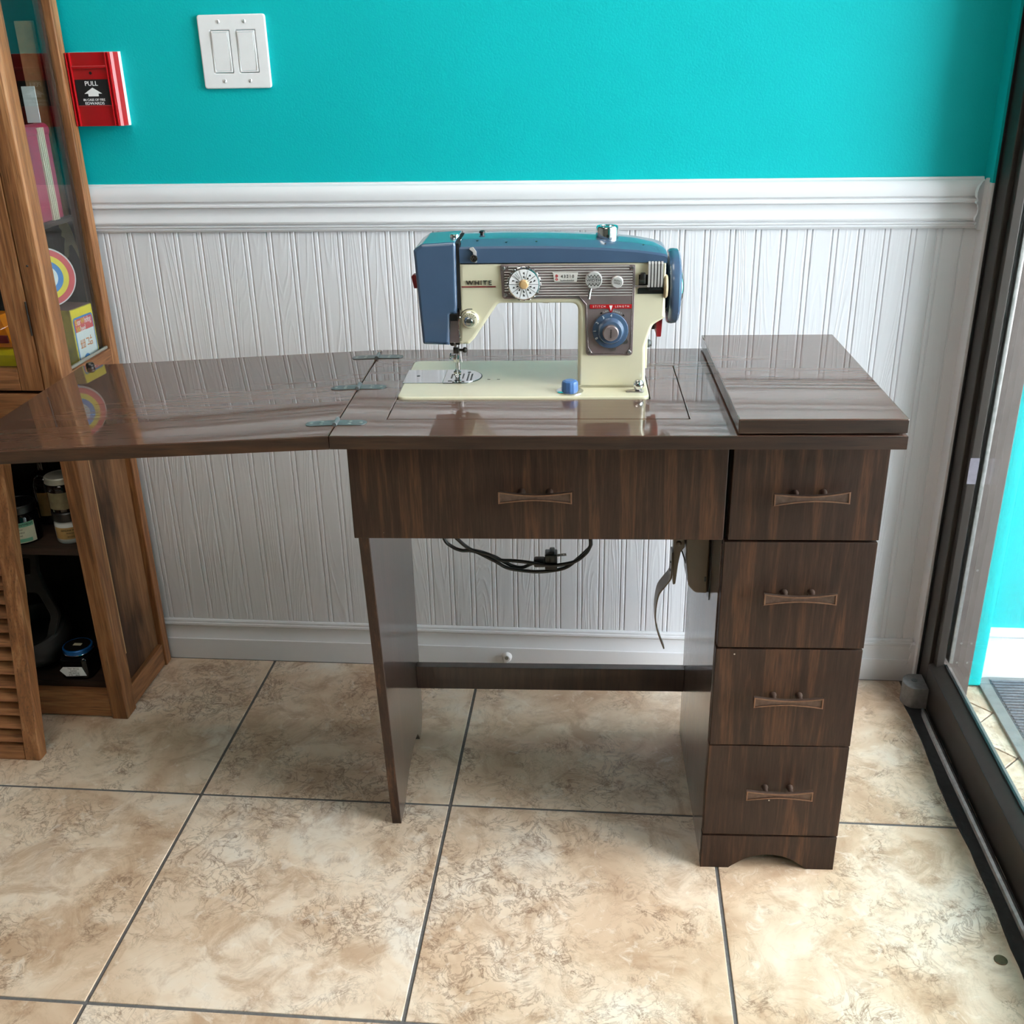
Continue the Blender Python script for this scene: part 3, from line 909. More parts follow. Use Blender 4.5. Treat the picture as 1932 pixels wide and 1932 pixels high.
sm.part('cover_seam', B().box(0.165, 0.459, 0.2046, 0.30, 0.9668, 0.9684), 'black_gap', cover)
for x_, y_, z_ in ((0.19, 0.2185, 0.9978), (0.232, 0.212, 0.9962), (0.275, 0.214, 0.9965), (0.373, 0.2135, 0.9923), (0.4275, 0.218, 0.9895)):
    sm.part('oil_hole', B().lathe([(0.0014, 0), (0.0014, 0.0006), (0.0, 0.0007)], (x_, y_, z_), (0, -.3, 1), 8), 'black', cover)
# blue face cover
face = fillet([(0.0985, 0.9880), (0.1055, 0.8505), (0.1450, 0.8490), (0.1478, 0.8945), (0.1575, 0.8955), (0.1588, 0.9085), (0.1600, 0.9940), (0.1585, 0.9990), (0.1110, 0.9965)],
              [.004, .004, .001, .001, .001, .001, .001, .002, .010])
fc = sm.part('face_cover', plate([face], 'xz', 0.2000, 0.3080, .0045, 3), 'blue')
slot = [(0.1592, 0.9965), (0.1588, 0.905), (0.1640, 0.900), (0.1646, 0.9965)]
sm.part('thread_slot', plate([slot], 'xz', 0.2042, 0.30), 'black_gap')
sm.part('latch_button', plate([fillet([(0.0925, 0.9490), (0.0960, 0.9515), (0.1025, 0.950), (0.1035, 0.9320), (0.0955, 0.9315)], .0012)], 'xz', 0.2100, 0.2240, .0008), 'red_dark')
sm.part('pressure_knob', B().lathe([(0.0068, 0), (0.0072, 0.001), (0.0072, 0.0085), (0.0062, 0.010), (0.0, 0.0105)], (0.1540, 0.2500, 0.9930), (0, 0, 1), 24), 'chrome')
sm.part('pressure_collar', B().box(0.1575, 0.1655, 0.236, 0.262, 0.985, 0.9955, .001), 'chrome')
sm.part('guide_post', B().lathe([(0.003, 0), (0.003, 0.004), (0.0045, 0.0045), (0.0045, 0.007), (0.002, 0.008), (0, 0.0083)], (0.1935, 0.262, 0.9975), (0, 0, 1), 14), 'dark_steel')
# thread guide with emblem on the cover
tg = plate([fillet([(0.1800, 0.9905), (0.1850, 0.9915), (0.1895, 0.9850), (0.1900, 0.9700), (0.1868, 0.9700), (0.1845, 0.9850), (0.1795, 0.9890)], .001)], 'xz', 0.1995, 0.2033)
tgo = sm.part('thread_guide', tg, 'knob_metal')
sm.part('emblem_disc', B().lathe([(0.0052, 0), (0.0052, 0.0022), (0.0046, 0.0028), (0.0, 0.0028)], (0.1858, 0.1998, 0.9762), (0, -1, 0), 24), 'dark_steel', tgo)
sm.part('emblem_ring', plate([circle(0.1858, 0.9762, 0.0053, 28), circle(0.1858, 0.9762, 0.0044, 28)], 'xz', 0.1962, 0.1972), 'chrome', tgo)
sm.part('emblem_letter', text('W', 0.0082, front(0.1858, 0.1969, 0.9762)), 'chrome', tgo)
# brand lettering with red underline
lt = B()
lt.add(text('WHITE', 0.0092, front(0.1915, 0.2040, 0.9400), .0010, 1.12, spacing=1.25))
sm.part('brand_letters', lt, 'dark_steel')
sm.part('brand_underline', B().box(0.1662, 0.2158, 0.2036, 0.2050, 0.9338, 0.9352), 'red_dark')
# tension dial
tx, tz = 0.1768, 0.8868
td = sm.part('tension_dial', B().lathe([(0.0134, 0), (0.0134, 0.003), (0.0122, 0.0040), (0.0120, 0.0075), (0.0110, 0.0090), (0.0080, 0.0095), (0, 0.0095)], (tx, Y0, tz), (0, -1, 0), 36), 'cream')
sm.part('dial_ring', B().lathe([(0.0123, 0.0040), (0.0127, 0.0045), (0.0127, 0.0060), (0.0121, 0.0066)], (tx, Y0, tz), (0, -1, 0), 36), 'chrome', td)
sm.part('tension_knob', B().lathe([(0.0080, 0.0088), (0.0082, 0.0120), (0.0074, 0.0165), (0.0050, 0.0195), (0.0, 0.0205)], (tx, Y0, tz), (0, -1, 0), 28), 'chrome', td)
nm = B()
for k_, ch in enumerate('3456789'):
    a_ = math.radians(150 - k_ * 20)
    nm.add(text(ch, 0.0030, front(tx + 0.0096 * math.cos(a_), Y0 - 0.0095, tz + 0.0096 * math.sin(a_), a_ - PI / 2), .0002))
sm.part('dial_numbers', nm, 'ink_black', td)
sm.part('check_spring', B().tube([(tx - .0135, Y0 - .004, tz + .004), (tx - .011, Y0 - .006, tz + .0115), (tx - .004, Y0 - .006, tz + .0160), (tx + .004, Y0 - .004, tz + .0160)], .0006, 6), 'dark_steel', td)
sm.part('thread_hook', B().tube([(0.1660, Y0 - .001, 0.8905), (0.1625, Y0 - .007, 0.8915), (0.1605, Y0 - .006, 0.884), (0.1602, Y0 - .004, 0.872), (0.1612, Y0 - .004, 0.862), (0.1612, Y0 + .006, 0.856)], .0012, 8), 'chrome')
# control panel
panel_loop = fillet([(0.2225, 0.9662), (0.2250, 0.9172), (0.3370, 0.9164), (0.3445, 0.9060), (0.3472, 0.8320), (0.4155, 0.8318), (0.4165, 0.9645)],
                    [.003, .005, .008, .006, .006, .006, .003])
pn = sm.part('control_panel', plate([panel_loop], 'xz', Y0 - .0022, Y0 - .0001, .0006), 'panel_metal')
rg = B()
zz = 0.9205
while zz < 0.9625:
    xl = 0.2285 if 0.9250 < zz < 0.9575 else 0.2345
    xr = 0.4125 if zz < 0.9560 else 0.4075
    if zz < 0.922: xl = 0.262
    rg.box(xl, xr, Y0 - .0034, Y0 - .0021, zz, zz + .0011, .0003, 1)
    zz += 0.0038
sm.part('panel_ridges', rg, 'knob_metal', pn)
fl = fillet([(0.2285, 0.9570), (0.2285, 0.9265), (0.2350, 0.9200), (0.3370, 0.9192), (0.3470, 0.9080), (0.3500, 0.8445), (0.3565, 0.8350), (0.4060, 0.8350), (0.4125, 0.8445),
             (0.4135, 0.9570), (0.4075, 0.9630), (0.2345, 0.9640)], .003)
cx_ = sum(p[0] for p in fl) / len(fl)
fr_ = B()
fr_.tube([(x, Y0 - .0024, z) for x, z in fl] + [(fl[0][0], Y0 - .0024, fl[0][1])], .0005, 6, 1)
sm.part('panel_outline', fr_, 'chrome', pn)
for x_, z_ in ((0.2268, 0.9612), (0.2288, 0.9222), (0.4118, 0.9600), (0.4105, 0.8368), (0.3518, 0.8368)):
    sm.part('panel_screw', B().lathe([(0.0034, 0), (0.0034, 0.0008), (0.0024, 0.0024), (0.0, 0.0030)], (x_, Y0 - .0022, z_), (0, -1, 0), 18), 'satin', pn)
# pattern dial
px_, pz_ = 0.2570, 0.9400
pd = sm.part('pattern_dial', B().lathe([(0.0235, 0), (0.0235, 0.0080), (0.0228, 0.0095), (0.0214, 0.0100), (0.0, 0.0100)], (px_, Y0 - .0022, pz_), (0, -1, 0), 44), 'chrome')
rim = B()
for k_ in range(20):
    a_ = 2 * PI * k_ / 20
    rim.box(-.0022, .0022, 0, .0075, -.0006, .0010, .0003, 1, Matrix.Translation((px_ + .0236 * math.cos(a_), Y0 - .0102, pz_ + .0236 * math.sin(a_))) @ Matrix.Rotation(-a_ + PI / 2, 4, 'Y'))
sm.part('dial_grips', rim, 'chrome', pd)
yd = Y0 - .0122
sm.part('dial_face', B().lathe([(0.0212, 0), (0.0212, 0.0006), (0.0, 0.0006)], (px_, yd, pz_), (0, -1, 0), 44), 'white', pd)
ln = B()
for k_ in range(10):
    a_ = math.radians(108 + 36 * k_)
    mm = Matrix.Translation((px_, 0, pz_)) @ Matrix.Rotation(-a_, 4, 'Y')
    ln.box(0.0066, 0.0208, yd - .0009, yd - .0006, -.00022, .00022, mtx=mm)
for k_ in (126, 144 - 9, 117):
    ln.box(0.0100, 0.0200, yd - .0009, yd - .0006, -.0002, .0002, mtx=Matrix.Translation((px_, 0, pz_)) @ Matrix.Rotation(-math.radians(k_ + 4), 4, 'Y'))
for k_ in range(9):
    a_ = math.radians(90 - 36 * k_)
    if k_ == 9: continue
    for rr_ in (0.0098, 0.0152):
        tri = [[(-.0021, -.0012), (.0021, -.0012), (.0012, .0013)], [(-.0021, .0010), (.0021, .0010), (0, -.0016)], [(-.0021, -.001), (.0021, -.001), (.0021, .0016)]][k_ % 3]
        me = plate([tri], 'xz', yd - .0009, yd - .0006)
        me.transform(Matrix.Translation((px_, 0, pz_)) @ Matrix.Rotation(-a_, 4, 'Y') @ Matrix.Translation((rr_, 0, 0)))
        ln.add(me)
sm.part('stitch_symbols', ln, 'ink_black', pd)
sm.part('dial_cap', B().lathe([(0.0068, 0), (0.0066, 0.0020), (0.0050, 0.0036), (0.0, 0.0044)], (px_, yd - .0006, pz_), (0, -1, 0), 24), 'beige', pd)
# width window
ww = sm.part('width_window', plate([[(0.2982, 0.9545), (0.3005, 0.9415), (0.3325, 0.9412), (0.3345, 0.9540)]], 'xz', Y0 - .0046, Y0 - .0021, .0004), 'scale_white')
tx2 = B(); tx2.add(text('43210', 0.0064, front(0.3195, Y0 - .0048, 0.9490), .0002, 1.0, spacing=1.25))
for k_ in range(12):
    x_ = 0.3095 + k_ * 0.0017
    tx2.box(x_, x_ + .0005, Y0 - .0050, Y0 - .0046, 0.9428, 0.9440 if k_ % 3 else 0.9448)
tx2.box(0.3095, 0.3290, Y0 - .0050, Y0 - .0046, 0.9426, 0.9430)
sm.part('width_scale', tx2, 'ink_black', ww)
rd = B()
rd.add(plate([circle(0.3040, 0.9498, .0019, 16), circle(0.3040, 0.9498, .0009, 12)], 'xz', Y0 - .0050, Y0 - .0046))
rd.add(plate([circle(0.3040, 0.9452, .0017, 16), circle(0.3040, 0.9452, .0008, 12)], 'xz', Y0 - .0050, Y0 - .0046))
sm.part('needle_symbol', rd, 'red', ww)
# WIDTH knob with lever
wx, wz = 0.3570, 0.9440
wk = sm.part('width_knob', B().lathe([(0.0122, 0), (0.0122, 0.0060), (0.0114, 0.0074), (0.0, 0.0074)], (wx, Y0 - .0022, wz), (0, -1, 0), 32), 'knob_metal')
sm.part('width_lever', B().tube([(wx - .003, Y0 - .006, wz - .010), (wx - .0055, Y0 - .008, wz - .019), (wx - .0066, Y0 - .009, wz - .0265)], lambda t: .0018 + .0006 * t, 8), 'chrome', wk)
tw = B()
tw.add(text('WIDTH', 0.0058, front(wx, Y0 - .0097, wz), .0003, 1.05))
for s in (-1, 1):
    zig = [(wx - .0084 + k_ * .0024, wz + s * (.0042 if k_ % 2 else .0080)) for k_ in range(8)]
    for (ax, az), (bx2, bz) in zip(zig, zig[1:]):
        tw.tube([(ax, Y0 - .0097, az), (bx2, Y0 - .0097, bz)], .00045, 5, 1)
    tw.box(wx - .0100, wx + .0100, Y0 - .0100, Y0 - .0095, wz + s * .0034 - .0002, wz + s * .0034 + .0002)
sm.part('width_print', tw, 'ink_black', wk)
# lock knob
kx, kz = 0.3905, 0.9410
lk = sm.part('lock_knob', B().lathe([(0.0086, 0), (0.0086, 0.0058), (0.0076, 0.0068), (0.0, 0.0068)], (kx, Y0 - .0022, kz), (0, -1, 0), 28), 'knob_metal')
tl = B(); tl.add(text('AUTO', 0.0034, front(kx, Y0 - .0091, kz + .0022, -.25), .0002)); tl.add(text('LOCK', 0.0034, front(kx, Y0 - .0091, kz - .0014, -.25), .0002))
sm.part('lock_print', tl, 'ink_black', lk)
# red stitch length bar with pointer
rb = sm.part('stitch_length_bar', plate([[(0.3520, 0.9080), (0.3520, 0.9020), (0.3790, 0.9020), (0.3824, 0.8935), (0.3858, 0.9020), (0.4125, 0.9020), (0.4125, 0.9080)]], 'xz', Y0 - .0036, Y0 - .0021, .0003), 'red')
tb = B(); tb.add(text('STITCH', 0.0040, front(0.3655, Y0 - .0037, 0.9050), .0002, 1.0, spacing=1.5)); tb.add(text('LENGTH', 0.0040, front(0.3985, Y0 - .0037, 0.9050), .0002, 1.0, spacing=1.5))
tb.add(plate([[(0.3800, 0.9065), (0.3824, 0.8985), (0.3848, 0.9065)]], 'xz', Y0 - .0040, Y0 - .0036))
sm.part('bar_print', tb, 'ink_white', rb)
# stitch length dial
sx_, sz_ = 0.3822, 0.8700
sd = sm.part('stitch_dial', B().lathe([(0.0262, 0), (0.0262, 0.0040), (0.0254, 0.0055), (0.0196, 0.0062), (0.0186, 0.0080), (0.0172, 0.0135), (0.0160, 0.0150), (0.0, 0.0150)],
                                      (sx_, Y0 - .0022, sz_), (0, -1, 0), 48), 'blue')
dn = B()
for ch, deg in (('4', 88), ('3', 118), ('2', 148), ('1', 180), ('0', 208)):
    a_ = math.radians(deg)
    dn.add(text(ch, 0.0056, front(sx_ + .0226 * math.cos(a_), Y0 - .0083, sz_ + .0226 * math.sin(a_), a_ - PI / 2), .0003))
sm.part('dial_numbers', dn, 'ink_white', sd)
ls = B()
for word, c0 in (('LONG', 108), ('SHORT', 80)):
    for k_, ch in enumerate(word):
        a_ = math.radians(c0 + 2 - k_ * 6)
        ls.add(text(ch, 0.0034, front(sx_ + .0285 * math.cos(a_), Y0 - .0025, sz_ + .0285 * math.sin(a_), a_ - PI / 2), .0002))
sm.part('direction_print', ls, 'ink_white', pn)
for deg, sgn in ((120, 1), (48, -1)):
    a_ = math.radians(deg)
    me = plate([[(-.002, -.0016), (.002, 0), (-.002, .0016)]], 'xz', Y0 - .0027, Y0 - .0021)
    me.transform(Matrix.Translation((sx_ + .0285 * math.cos(a_), 0, sz_ + .0285 * math.sin(a_))) @ Matrix.Rotation(-(a_ + sgn * PI / 2), 4, 'Y'))
    sm.part('direction_arrow', me, 'ink_black', pn)
pb = sm.part('reverse_button', B().lathe([(0.0118, 0.0150), (0.0118, 0.0152), (0.0112, 0.0153), (0.0112, 0.0205), (0.0104, 0.0215), (0, 0.0215)], (sx_, Y0 - .0022, sz_), (0, -1, 0), 32), 'panel_metal', sd)
sm.part('button_print', text('REVERSE', 0.0034, front(sx_ + .0004, Y0 - .0238, sz_, PI / 2), .0002), 'dark_steel', sd)
for x_, z_ in ((0.4030, 0.8540), (0.3865, 0.8425)):
    sm.part('panel_hole', B().lathe([(0.0052, 0), (0.0050, 0.0006), (0, 0.0006)], (x_, Y0 - .0021, z_), (0, -1, 0), 20), 'satin', pn)
# spool pin / winder cap on top
cap = sm.part('spool_cap', B().lathe([(0.0158, 0), (0.0165, 0.0012), (0.0165, 0.0195), (0.0152, 0.0215), (0.0105, 0.0215), (0.0100, 0.0170), (0, 0.0170)], (0.3768, 0.2500, 0.9905), (0, 0, 1), 40), 'chrome')
sm.part('cap_hole', B().cyl((0.3772, 0.2333, 1.0000), (0, -1, 0), .0020, .0008, 12), 'black', cap)
# bobbin winder at the right
bw_ = B()
for k_ in range(5):
    x_ = 0.4345 + k_ * .0045
    bw_.loft([[(x, 0.1975 + dy, z) for dy, z in ((0.03, 0.9690), (0.003, 0.9690), (0.0, 0.9660), (-0.001, 0.9420), (0.002, 0.9330), (0.010, 0.9290), (0.03, 0.9290))] for x in (x_, x_ + .0030)])
wd = sm.part('bobbin_winder', bw_, 'knob_metal')
sm.part('winder_core', B().box(0.4352, 0.4560, 0.2000, 0.235, 0.9275, 0.9670, .001), 'black', wd)
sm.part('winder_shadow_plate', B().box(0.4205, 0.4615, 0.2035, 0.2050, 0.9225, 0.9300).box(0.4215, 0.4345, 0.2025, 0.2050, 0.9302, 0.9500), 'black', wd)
sm.part('winder_spindle', B().cyl((0.4160, 0.1985, 0.9345), (1, 0, 0), .0019, .018, 12, .0004), 'satin', wd)
sm.part('winder_latch', B().box(0.4235, 0.4310, 0.1970, 0.2040, 0.9400, 0.9535, .0015).box(0.4215, 0.4310, 0.1960, 0.2040, 0.9380, 0.9440, .0012), 'dark_steel', wd)
# handwheel
hwx, hwy, hwz = 0.462, 0.258, 0.9225
hw = sm.part('handwheel', B().lathe([(0.030, -0.004), (0.036, 0.0), (0.040, 0.0035), (0.048, 0.0045), (0.0525, 0.0050), (0.0545, 0.0075), (0.0550, 0.0120), (0.0540, 0.0185), (0.0505, 0.0215),
                                     (0.046, 0.0225), (0.028, 0.0230), (0.0, 0.0230)], (hwx, hwy, hwz), (1, 0, 0), 56), 'blue')
sm.part('clutch_knob', B().lathe([(0.026, 0.0230), (0.026, 0.0245), (0.023, 0.0275), (0.015, 0.0290), (0, 0.0295)], (hwx, hwy, hwz), (1, 0, 0), 36), 'chrome', hw)
sm.part('wheel_hub', B().lathe([(0.028, -0.004), (0.028, 0.0)], (hwx, hwy, hwz), (1, 0, 0), 32), 'black', hw)
sm.part('friction_tyre', B().lathe([(0.0150, 0), (0.0166, 0.0012), (0.0172, 0.0030), (0.0166, 0.0048), (0.0150, 0.0060)], (0.4575, 0.2125, 0.9315), (1, 0, 0), 32), 'rubber', wd)
# belt guard, motor bracket, rear screws
sm.part('belt_guard', plate([fillet([(0.4530, 0.9560), (0.4640, 0.9560), (0.4625, 0.9000), (0.4600, 0.8490), (0.4530, 0.8490), (0.4515, 0.8900)], .0015)], 'xz', 0.2440, 0.3000, .0008), 'red_dark')
sm.part('bracket_bolt', B().cyl((0.4455, 0.290, 0.8550), (1, 0, 0), .0055, .009, 10, .0005), 'dark_steel')
sm.part('bracket_strap', B().box(0.4370, 0.4415, 0.2620, 0.3000, 0.7950, 0.8600, .001), 'cream', bd_)
sm.part('clamp_screw', B().cyl((0.4415, 0.2750, 0.8310), (1, 0, 0), .0062, .0045, 14, .0008).cyl((0.4455, 0.2750, 0.8310), (1, 0, 0), .0048, .0030, 6), 'hinge')
# needle bar, presser foot
nb = B()
nx, ny = 0.1500, 0.2460
nb.cyl((nx, ny, 0.8350), (0, 0, 1), .0032, .030, 14)
nd = sm.part('needle_bar', nb, 'chrome')
sm.part('needle_clamp', B().box(nx - .0042, nx + .0042, ny - .007, ny + .004, 0.8255, 0.8350, .0012).cyl((nx + .0035, ny - .001, 0.8300), (1, 0, 0), .0020, .007, 10)
        .lathe([(0.0018, 0), (.0042, .001), (.0045, .004), (.0030, .0062), (0, .0066)], (nx + .0105, ny - .001, 0.8300), (1, -.25, .05), 16), 'dark_steel', nd)
sm.part('needle', B().cyl((nx, ny - .002, 0.7860), (0, 0, 1), .0006, .042, 8), 'chrome', nd)
pf = sm.part('presser_bar', B().cyl((nx + .0005, ny + .010, 0.7960), (0, 0, 1), .0034, .066, 14), 'satin')
sm.part('presser_screw', B().cyl((nx - .0030, ny + .008, 0.8180), (-1, 0, 0), .0016, .006, 10).cyl((nx - .009, ny + .008, 0.8180), (-1, 0, 0), .0052, .0022, 16, .0004)
        .box(nx - .0055, nx + .0035, ny + .002, ny + .008, 0.8090, 0.8215, .001), 'chrome', pf)
sm.part('thread_cutter', B().tube([(nx + .0055, ny + .006, 0.828), (nx + .0062, ny + .006, 0.818), (nx + .0070, ny + .006, 0.8085)], .0009, 6), 'satin', pf)
foot = plate([fillet([(nx - .0075, ny - .016), (nx - .0025, ny - .016), (nx - .0020, ny - .004), (nx + .0020, ny - .004), (nx + .0025, ny - .016), (nx + .0075, ny - .016), (nx + .0065, ny + .014), (nx - .0065, ny + .014)], .0012)],
             'xy', ZBED + .0016, ZBED + .0030, .0003)
sm.part('presser_foot', B().add(foot).box(nx - .0040, nx + .0040, ny + .003, ny + .013, ZBED + .003, 0.7975, .001).box(nx - .0058, nx + .0058, ny + .001, ny + .0075, 0.7890, 0.7960, .001), 'chrome', pf)
sm.part('bar_bush', B().box(nx - .0075, nx + .0060, ny - .004, ny + .014, 0.8380, 0.8620, .0015).lathe([(.0045, 0), (.0045, .0035), (.003, .005), (0, .0052)], (nx - .0040, ny - .004, 0.8420), (-.25, -1, .1), 14), 'dark_steel')
sm.part('head_plate', B().box(0.1445, 0.1595, 0.2090, 0.2940, 0.8505, 0.8960, .001), 'panel_metal')
sm.part('thread_guide_clip', B().box(0.1475, 0.1590, 0.2010, 0.2085, 0.8850, 0.8955, .0008), 'black')
# slide plate and needle plate on the bed
zc = ZBED
sl = sm.part('slide_plate', plate([[(0.0668, 0.2285), (0.1282, 0.2285), (0.1282, 0.3000), (0.0668, 0.3000)]], 'xy', zc - .0008, zc + .0008, .0003), 'chrome')
sm.part('finger_hole', B().cyl((0.0865, 0.2660, zc + .0008), (0, 0, 1), .0028, .0003, 14), 'black', sl)
sem = [(0.1287, 0.2285)] + [(0.152 + .0335 * math.sin(PI * k_ / 16), 0.26425 - .03575 * math.cos(PI * k_ / 16)) for k_ in range(17)] + [(0.1287, 0.3000)]
sm.part('plate_recess', plate([[(0.1285 + (x - .1285) * 1.03, 0.26425 + (y - .26425) * 1.045) for x, y in sem]], 'xy', zc - .0006, zc + .0002), 'black')
npl = sm.part('needle_plate', plate([sem], 'xy', zc - .0004, zc + .0010, .0003), 'chrome')
sl_ = B()
for x_, y0_, y1_ in ((0.1385, 0.252, 0.275), (0.1475, 0.236, 0.250), (0.1560, 0.252, 0.277), (0.1640, 0.240, 0.278), (0.1695, 0.243, 0.276)):
    sl_.box(x_, x_ + .0024, y0_, y1_, zc + .0010, zc + .0013)
sl_.box(0.1360, 0.1500, 0.2360, 0.2395, zc + .0010, zc + .0013)
for x_, y_ in ((0.1650, 0.2850), (0.1590, 0.2345)):
    sl_.cyl((x_, y_, zc + .0010), (0, 0, 1), .0026, .0003, 12)
sm.part('feed_slots', sl_, 'black', npl)
sm.part('bed_marks', B().box(0.1960, 0.2005, 0.2480, 0.2492, zc, zc + .0003).box(0.2110, 0.2155, 0.2480, 0.2492, zc, zc + .0003), 'black', bed)
# blue drop-feed knob and chrome push knob on the bed
dk = sm.part('feed_escutcheon', B().lathe([(0.0200, 0), (0.0200, 0.0012), (0.0185, 0.0020), (0.0, 0.0020)], (0.3235, 0.1860, zc), (0, 0, 1), 36), 'chrome')
kn = B()
n_ = 48
ring = lambda r, z: [(0.3235 + r * (1 + .03 * math.cos(12 * t)) * math.cos(t), 0.1860 + r * (1 + .03 * math.cos(12 * t)) * math.sin(t), z) for t in [2 * PI * q / n_ for q in range(n_)]]
kn.loft([ring(.0120, zc + .0020), ring(.0118, zc + .0130), ring(.0108, zc + .0160), ring(.0070, zc + .0175)])
sm.part('feed_knob', kn, 'blue_knob', dk)
ck = sm.part('lever_plate', plate([fillet([(0.4060, 0.1800), (0.4320, 0.1790), (0.4330, 0.1910), (0.4150, 0.1930), (0.4060, 0.1870)], .003)], 'xy', zc, zc + .0014, .0003), 'satin')
sm.part('lever_ball', B().lathe([(0.0, 0.0), (.0040, .0006), (.0070, .004), (.0082, .0085), (.0074, .0130), (.0048, .0160), (0, .0170)], (0.4245, 0.1862, zc + .0012), (0, 0, 1), 28), 'chrome', ck)

# ================================================================== POWER CORD under the apron (cab frame)
def cu_(u, v, y=0.25):
    return (0.1136 + (u / 6.04 - 15) * .000876, y, 0.508 - (v / 6.04 - 17) * .00097)
pc = Thing('power_cord', 'bundled black power cord with plug hanging under the apron', 'power cord', cu_(900, 100), cab=True)
A_ = [(95, -420), (80, -150), (110, 100), (200, 190), (300, 230), (400, 232), (480, 250), (600, 310), (700, 360), (800, 420), (920, 450), (1150, 472), (1350, 458), (1500, 420), (1600, 350), (1720, 240), (1778, 170), (1780, 80), (1760, -420)]
Bc = [(200, -420), (230, 0), (290, 100), (400, 190), (500, 226), (620, 255), (690, 292), (760, 320), (900, 325), (1050, 340), (1140, 355), (1300, 378), (1450, 365), (1600, 330), (1700, 260), (1762, 180), (1772, 60), (1700, -420)]
Cc = [(430, 245), (560, 275), (700, 330), (800, 385), (900, 430), (1000, 440), (1100, 400), (1160, 372)]
pc.part('cord_strand', B().tube([cu_(u, v, 0.250) for u, v in A_], .0030, 9), 'black')
pc.part('cord_strand', B().tube([cu_(u, v, 0.243) for u, v in Bc], .0030, 9), 'black')
pc.part('cord_strand', B().tube([cu_(u, v, 0.2555) for u, v in Cc], .0030, 9), 'black')
def cb(u0, u1, v0, v1, ya, yb_, bev):
    x0, _, z1 = cu_(u0, v0); x1, _, z0 = cu_(u1, v1)
    return (x0, x1, ya, yb_, z0, z1, bev)
pg = pc.part('plug', B().box(*cb(1130, 1262, 325, 420, .247, .262, .003)).box(*cb(1258, 1400, 262, 440, .245, .268, .002)).box(*cb(1310, 1372, 232, 300, .247, .266, .002)), 'black')
pc.part('prong', plate([[cu_(1400, 290)[0::2], cu_(1500, 278)[0::2], cu_(1506, 304)[0::2], cu_(1400, 316)[0::2]], [(cu_(1474, 292)[0] + .0007 * math.cos(t), cu_(1474, 292)[2] + .0007 * math.sin(t)) for t in [2 * PI * q / 10 for q in range(10)]]], 'xz', .256, .2575), 'hinge', pg)

# ================================================================== KNEE LEVER CONTROL (cab frame)
kc = Thing('knee_control', 'olive-brown metal knee lever control under the cabinet top', 'knee lever', (0.52, 0.20, 0.56), cab=True)
kh = kc.part('control_housing', plate([fillet([(0.5015, 0.625), (0.5055, 0.520), (0.5110, 0.4680), (0.5220, 0.4560), (0.5420, 0.4550), (0.5415, 0.625)], [.002, .01, .012, .012, .004, .002])], 'xz', 0.165, 0.235, .003), 'olive')
kc.part('mount_plate', B().box(0.5418, 0.5430, 0.150, 0.245, 0.452, 0.645), 'black', kh)
kc.part('housing_slot', B().box(0.5355, 0.5385, 0.1642, 0.1650, 0.4770, 0.4850), 'black', kh)
ka = kc.part('pivot_arm', plate([fillet([(0.4860, 0.560), (0.5010, 0.560), (0.5045, 0.5290), (0.4985, 0.5200), (0.4955, 0.500), (0.4925, 0.4640), (0.4885, 0.4620), (0.4872, 0.500)], .002)], 'xz', 0.180, 0.200, .001), 'olive')
kc.part('pivot_rivet', B().lathe([(.0045, 0), (.0045, .001), (.003, .003), (0, .0035)], (0.4945, 0.180, 0.5360), (0, -1, 0), 16), 'olive', ka)
kc.part('pivot_bar', B().box(0.4920, 0.5060, 0.188, 0.196, 0.5300, 0.5400, .001), 'olive', ka)
kc.part('spring_rod', B().tube([(0.4975, 0.19, 0.5290), (0.5085, 0.19, 0.4960)], .0013, 6, 1), 'dark_steel', ka)
kc.part('knee_lever', B().ribbon([(0.4855, 0.520), (0.4855, 0.495), (0.4845, 0.478), (0.4760, 0.4640), (0.4670, 0.4490), (0.4632, 0.4260), (0.4630, 0.4020), (0.4665, 0.3800), (0.4730, 0.3590), (0.4795, 0.3415)],
                                  lambda t: .022 + .014 * math.sin(PI * min(1, t * 1.5)) * (1 if t < .66 else 0) - (.010 * max(0, t - .6) / .4), .0022, 0.190), 'olive')
kc.part('lever_rivets', B().lathe([(.0026, 0), (.002, .001), (0, .0012)], (0.4842, 0.186, 0.500), (-1, 0, 0), 10).lathe([(.0026, 0), (.002, .001), (0, .0012)], (0.4838, 0.186, 0.486), (-1, 0, 0), 10), 'black')

# ================================================================== WALL FITTINGS
# fire alarm pull station
fa = Thing('fire_alarm', 'red fire alarm pull station on the teal wall beside the wooden cabinet', 'fire alarm', (-0.555, YW, 1.197))
fx0, fx1, fz0, fz1 = -0.6025, -0.5095, 1.1345, 1.2585
fa.part('back_plate', B().box(fx0, fx1, YW - .010, YW - .0002, fz0, fz1, .0008), 'ink_white')
fbody = fa.part('housing', B().loft([[(fx0, YW - .0102, z), (fx0 + .002, YW - .026, z), (fx0 + .010, YW - .030, z), (fx1 - .007, YW - .030, z), (fx1 - .003, YW - .026, z), (fx1 - .001, YW - .0102, z)] for z in (fz0 + .0005, fz1 - .0005)]), 'red')
for x_ in (fx0 + .0042, fx0 + .0105, fx1 - .0165, fx1 - .0105):
    fa.part('rib', B().box(x_, x_ + .0026, YW - .0345, YW - .0298, fz0 + .001, fz1 - .001, .0008), 'red', fbody)
fa.part('pull_bar', B().box(fx0 + .0135, fx1 - .0170, YW - .0338, YW - .0298, fz1 - .0268, fz1 - .0235, .0008), 'red', fbody)
fa.part('bar_edge', B().box(fx0 + .0135, fx1 - .0170, YW - .0342, YW - .0298, fz1 - .0235, fz1 - .0224), 'card_red', fbody)
lx0, lx1, lz0, lz1 = fx0 + .0138, fx1 - .0172, fz0 + .0360, fz0 + .0790
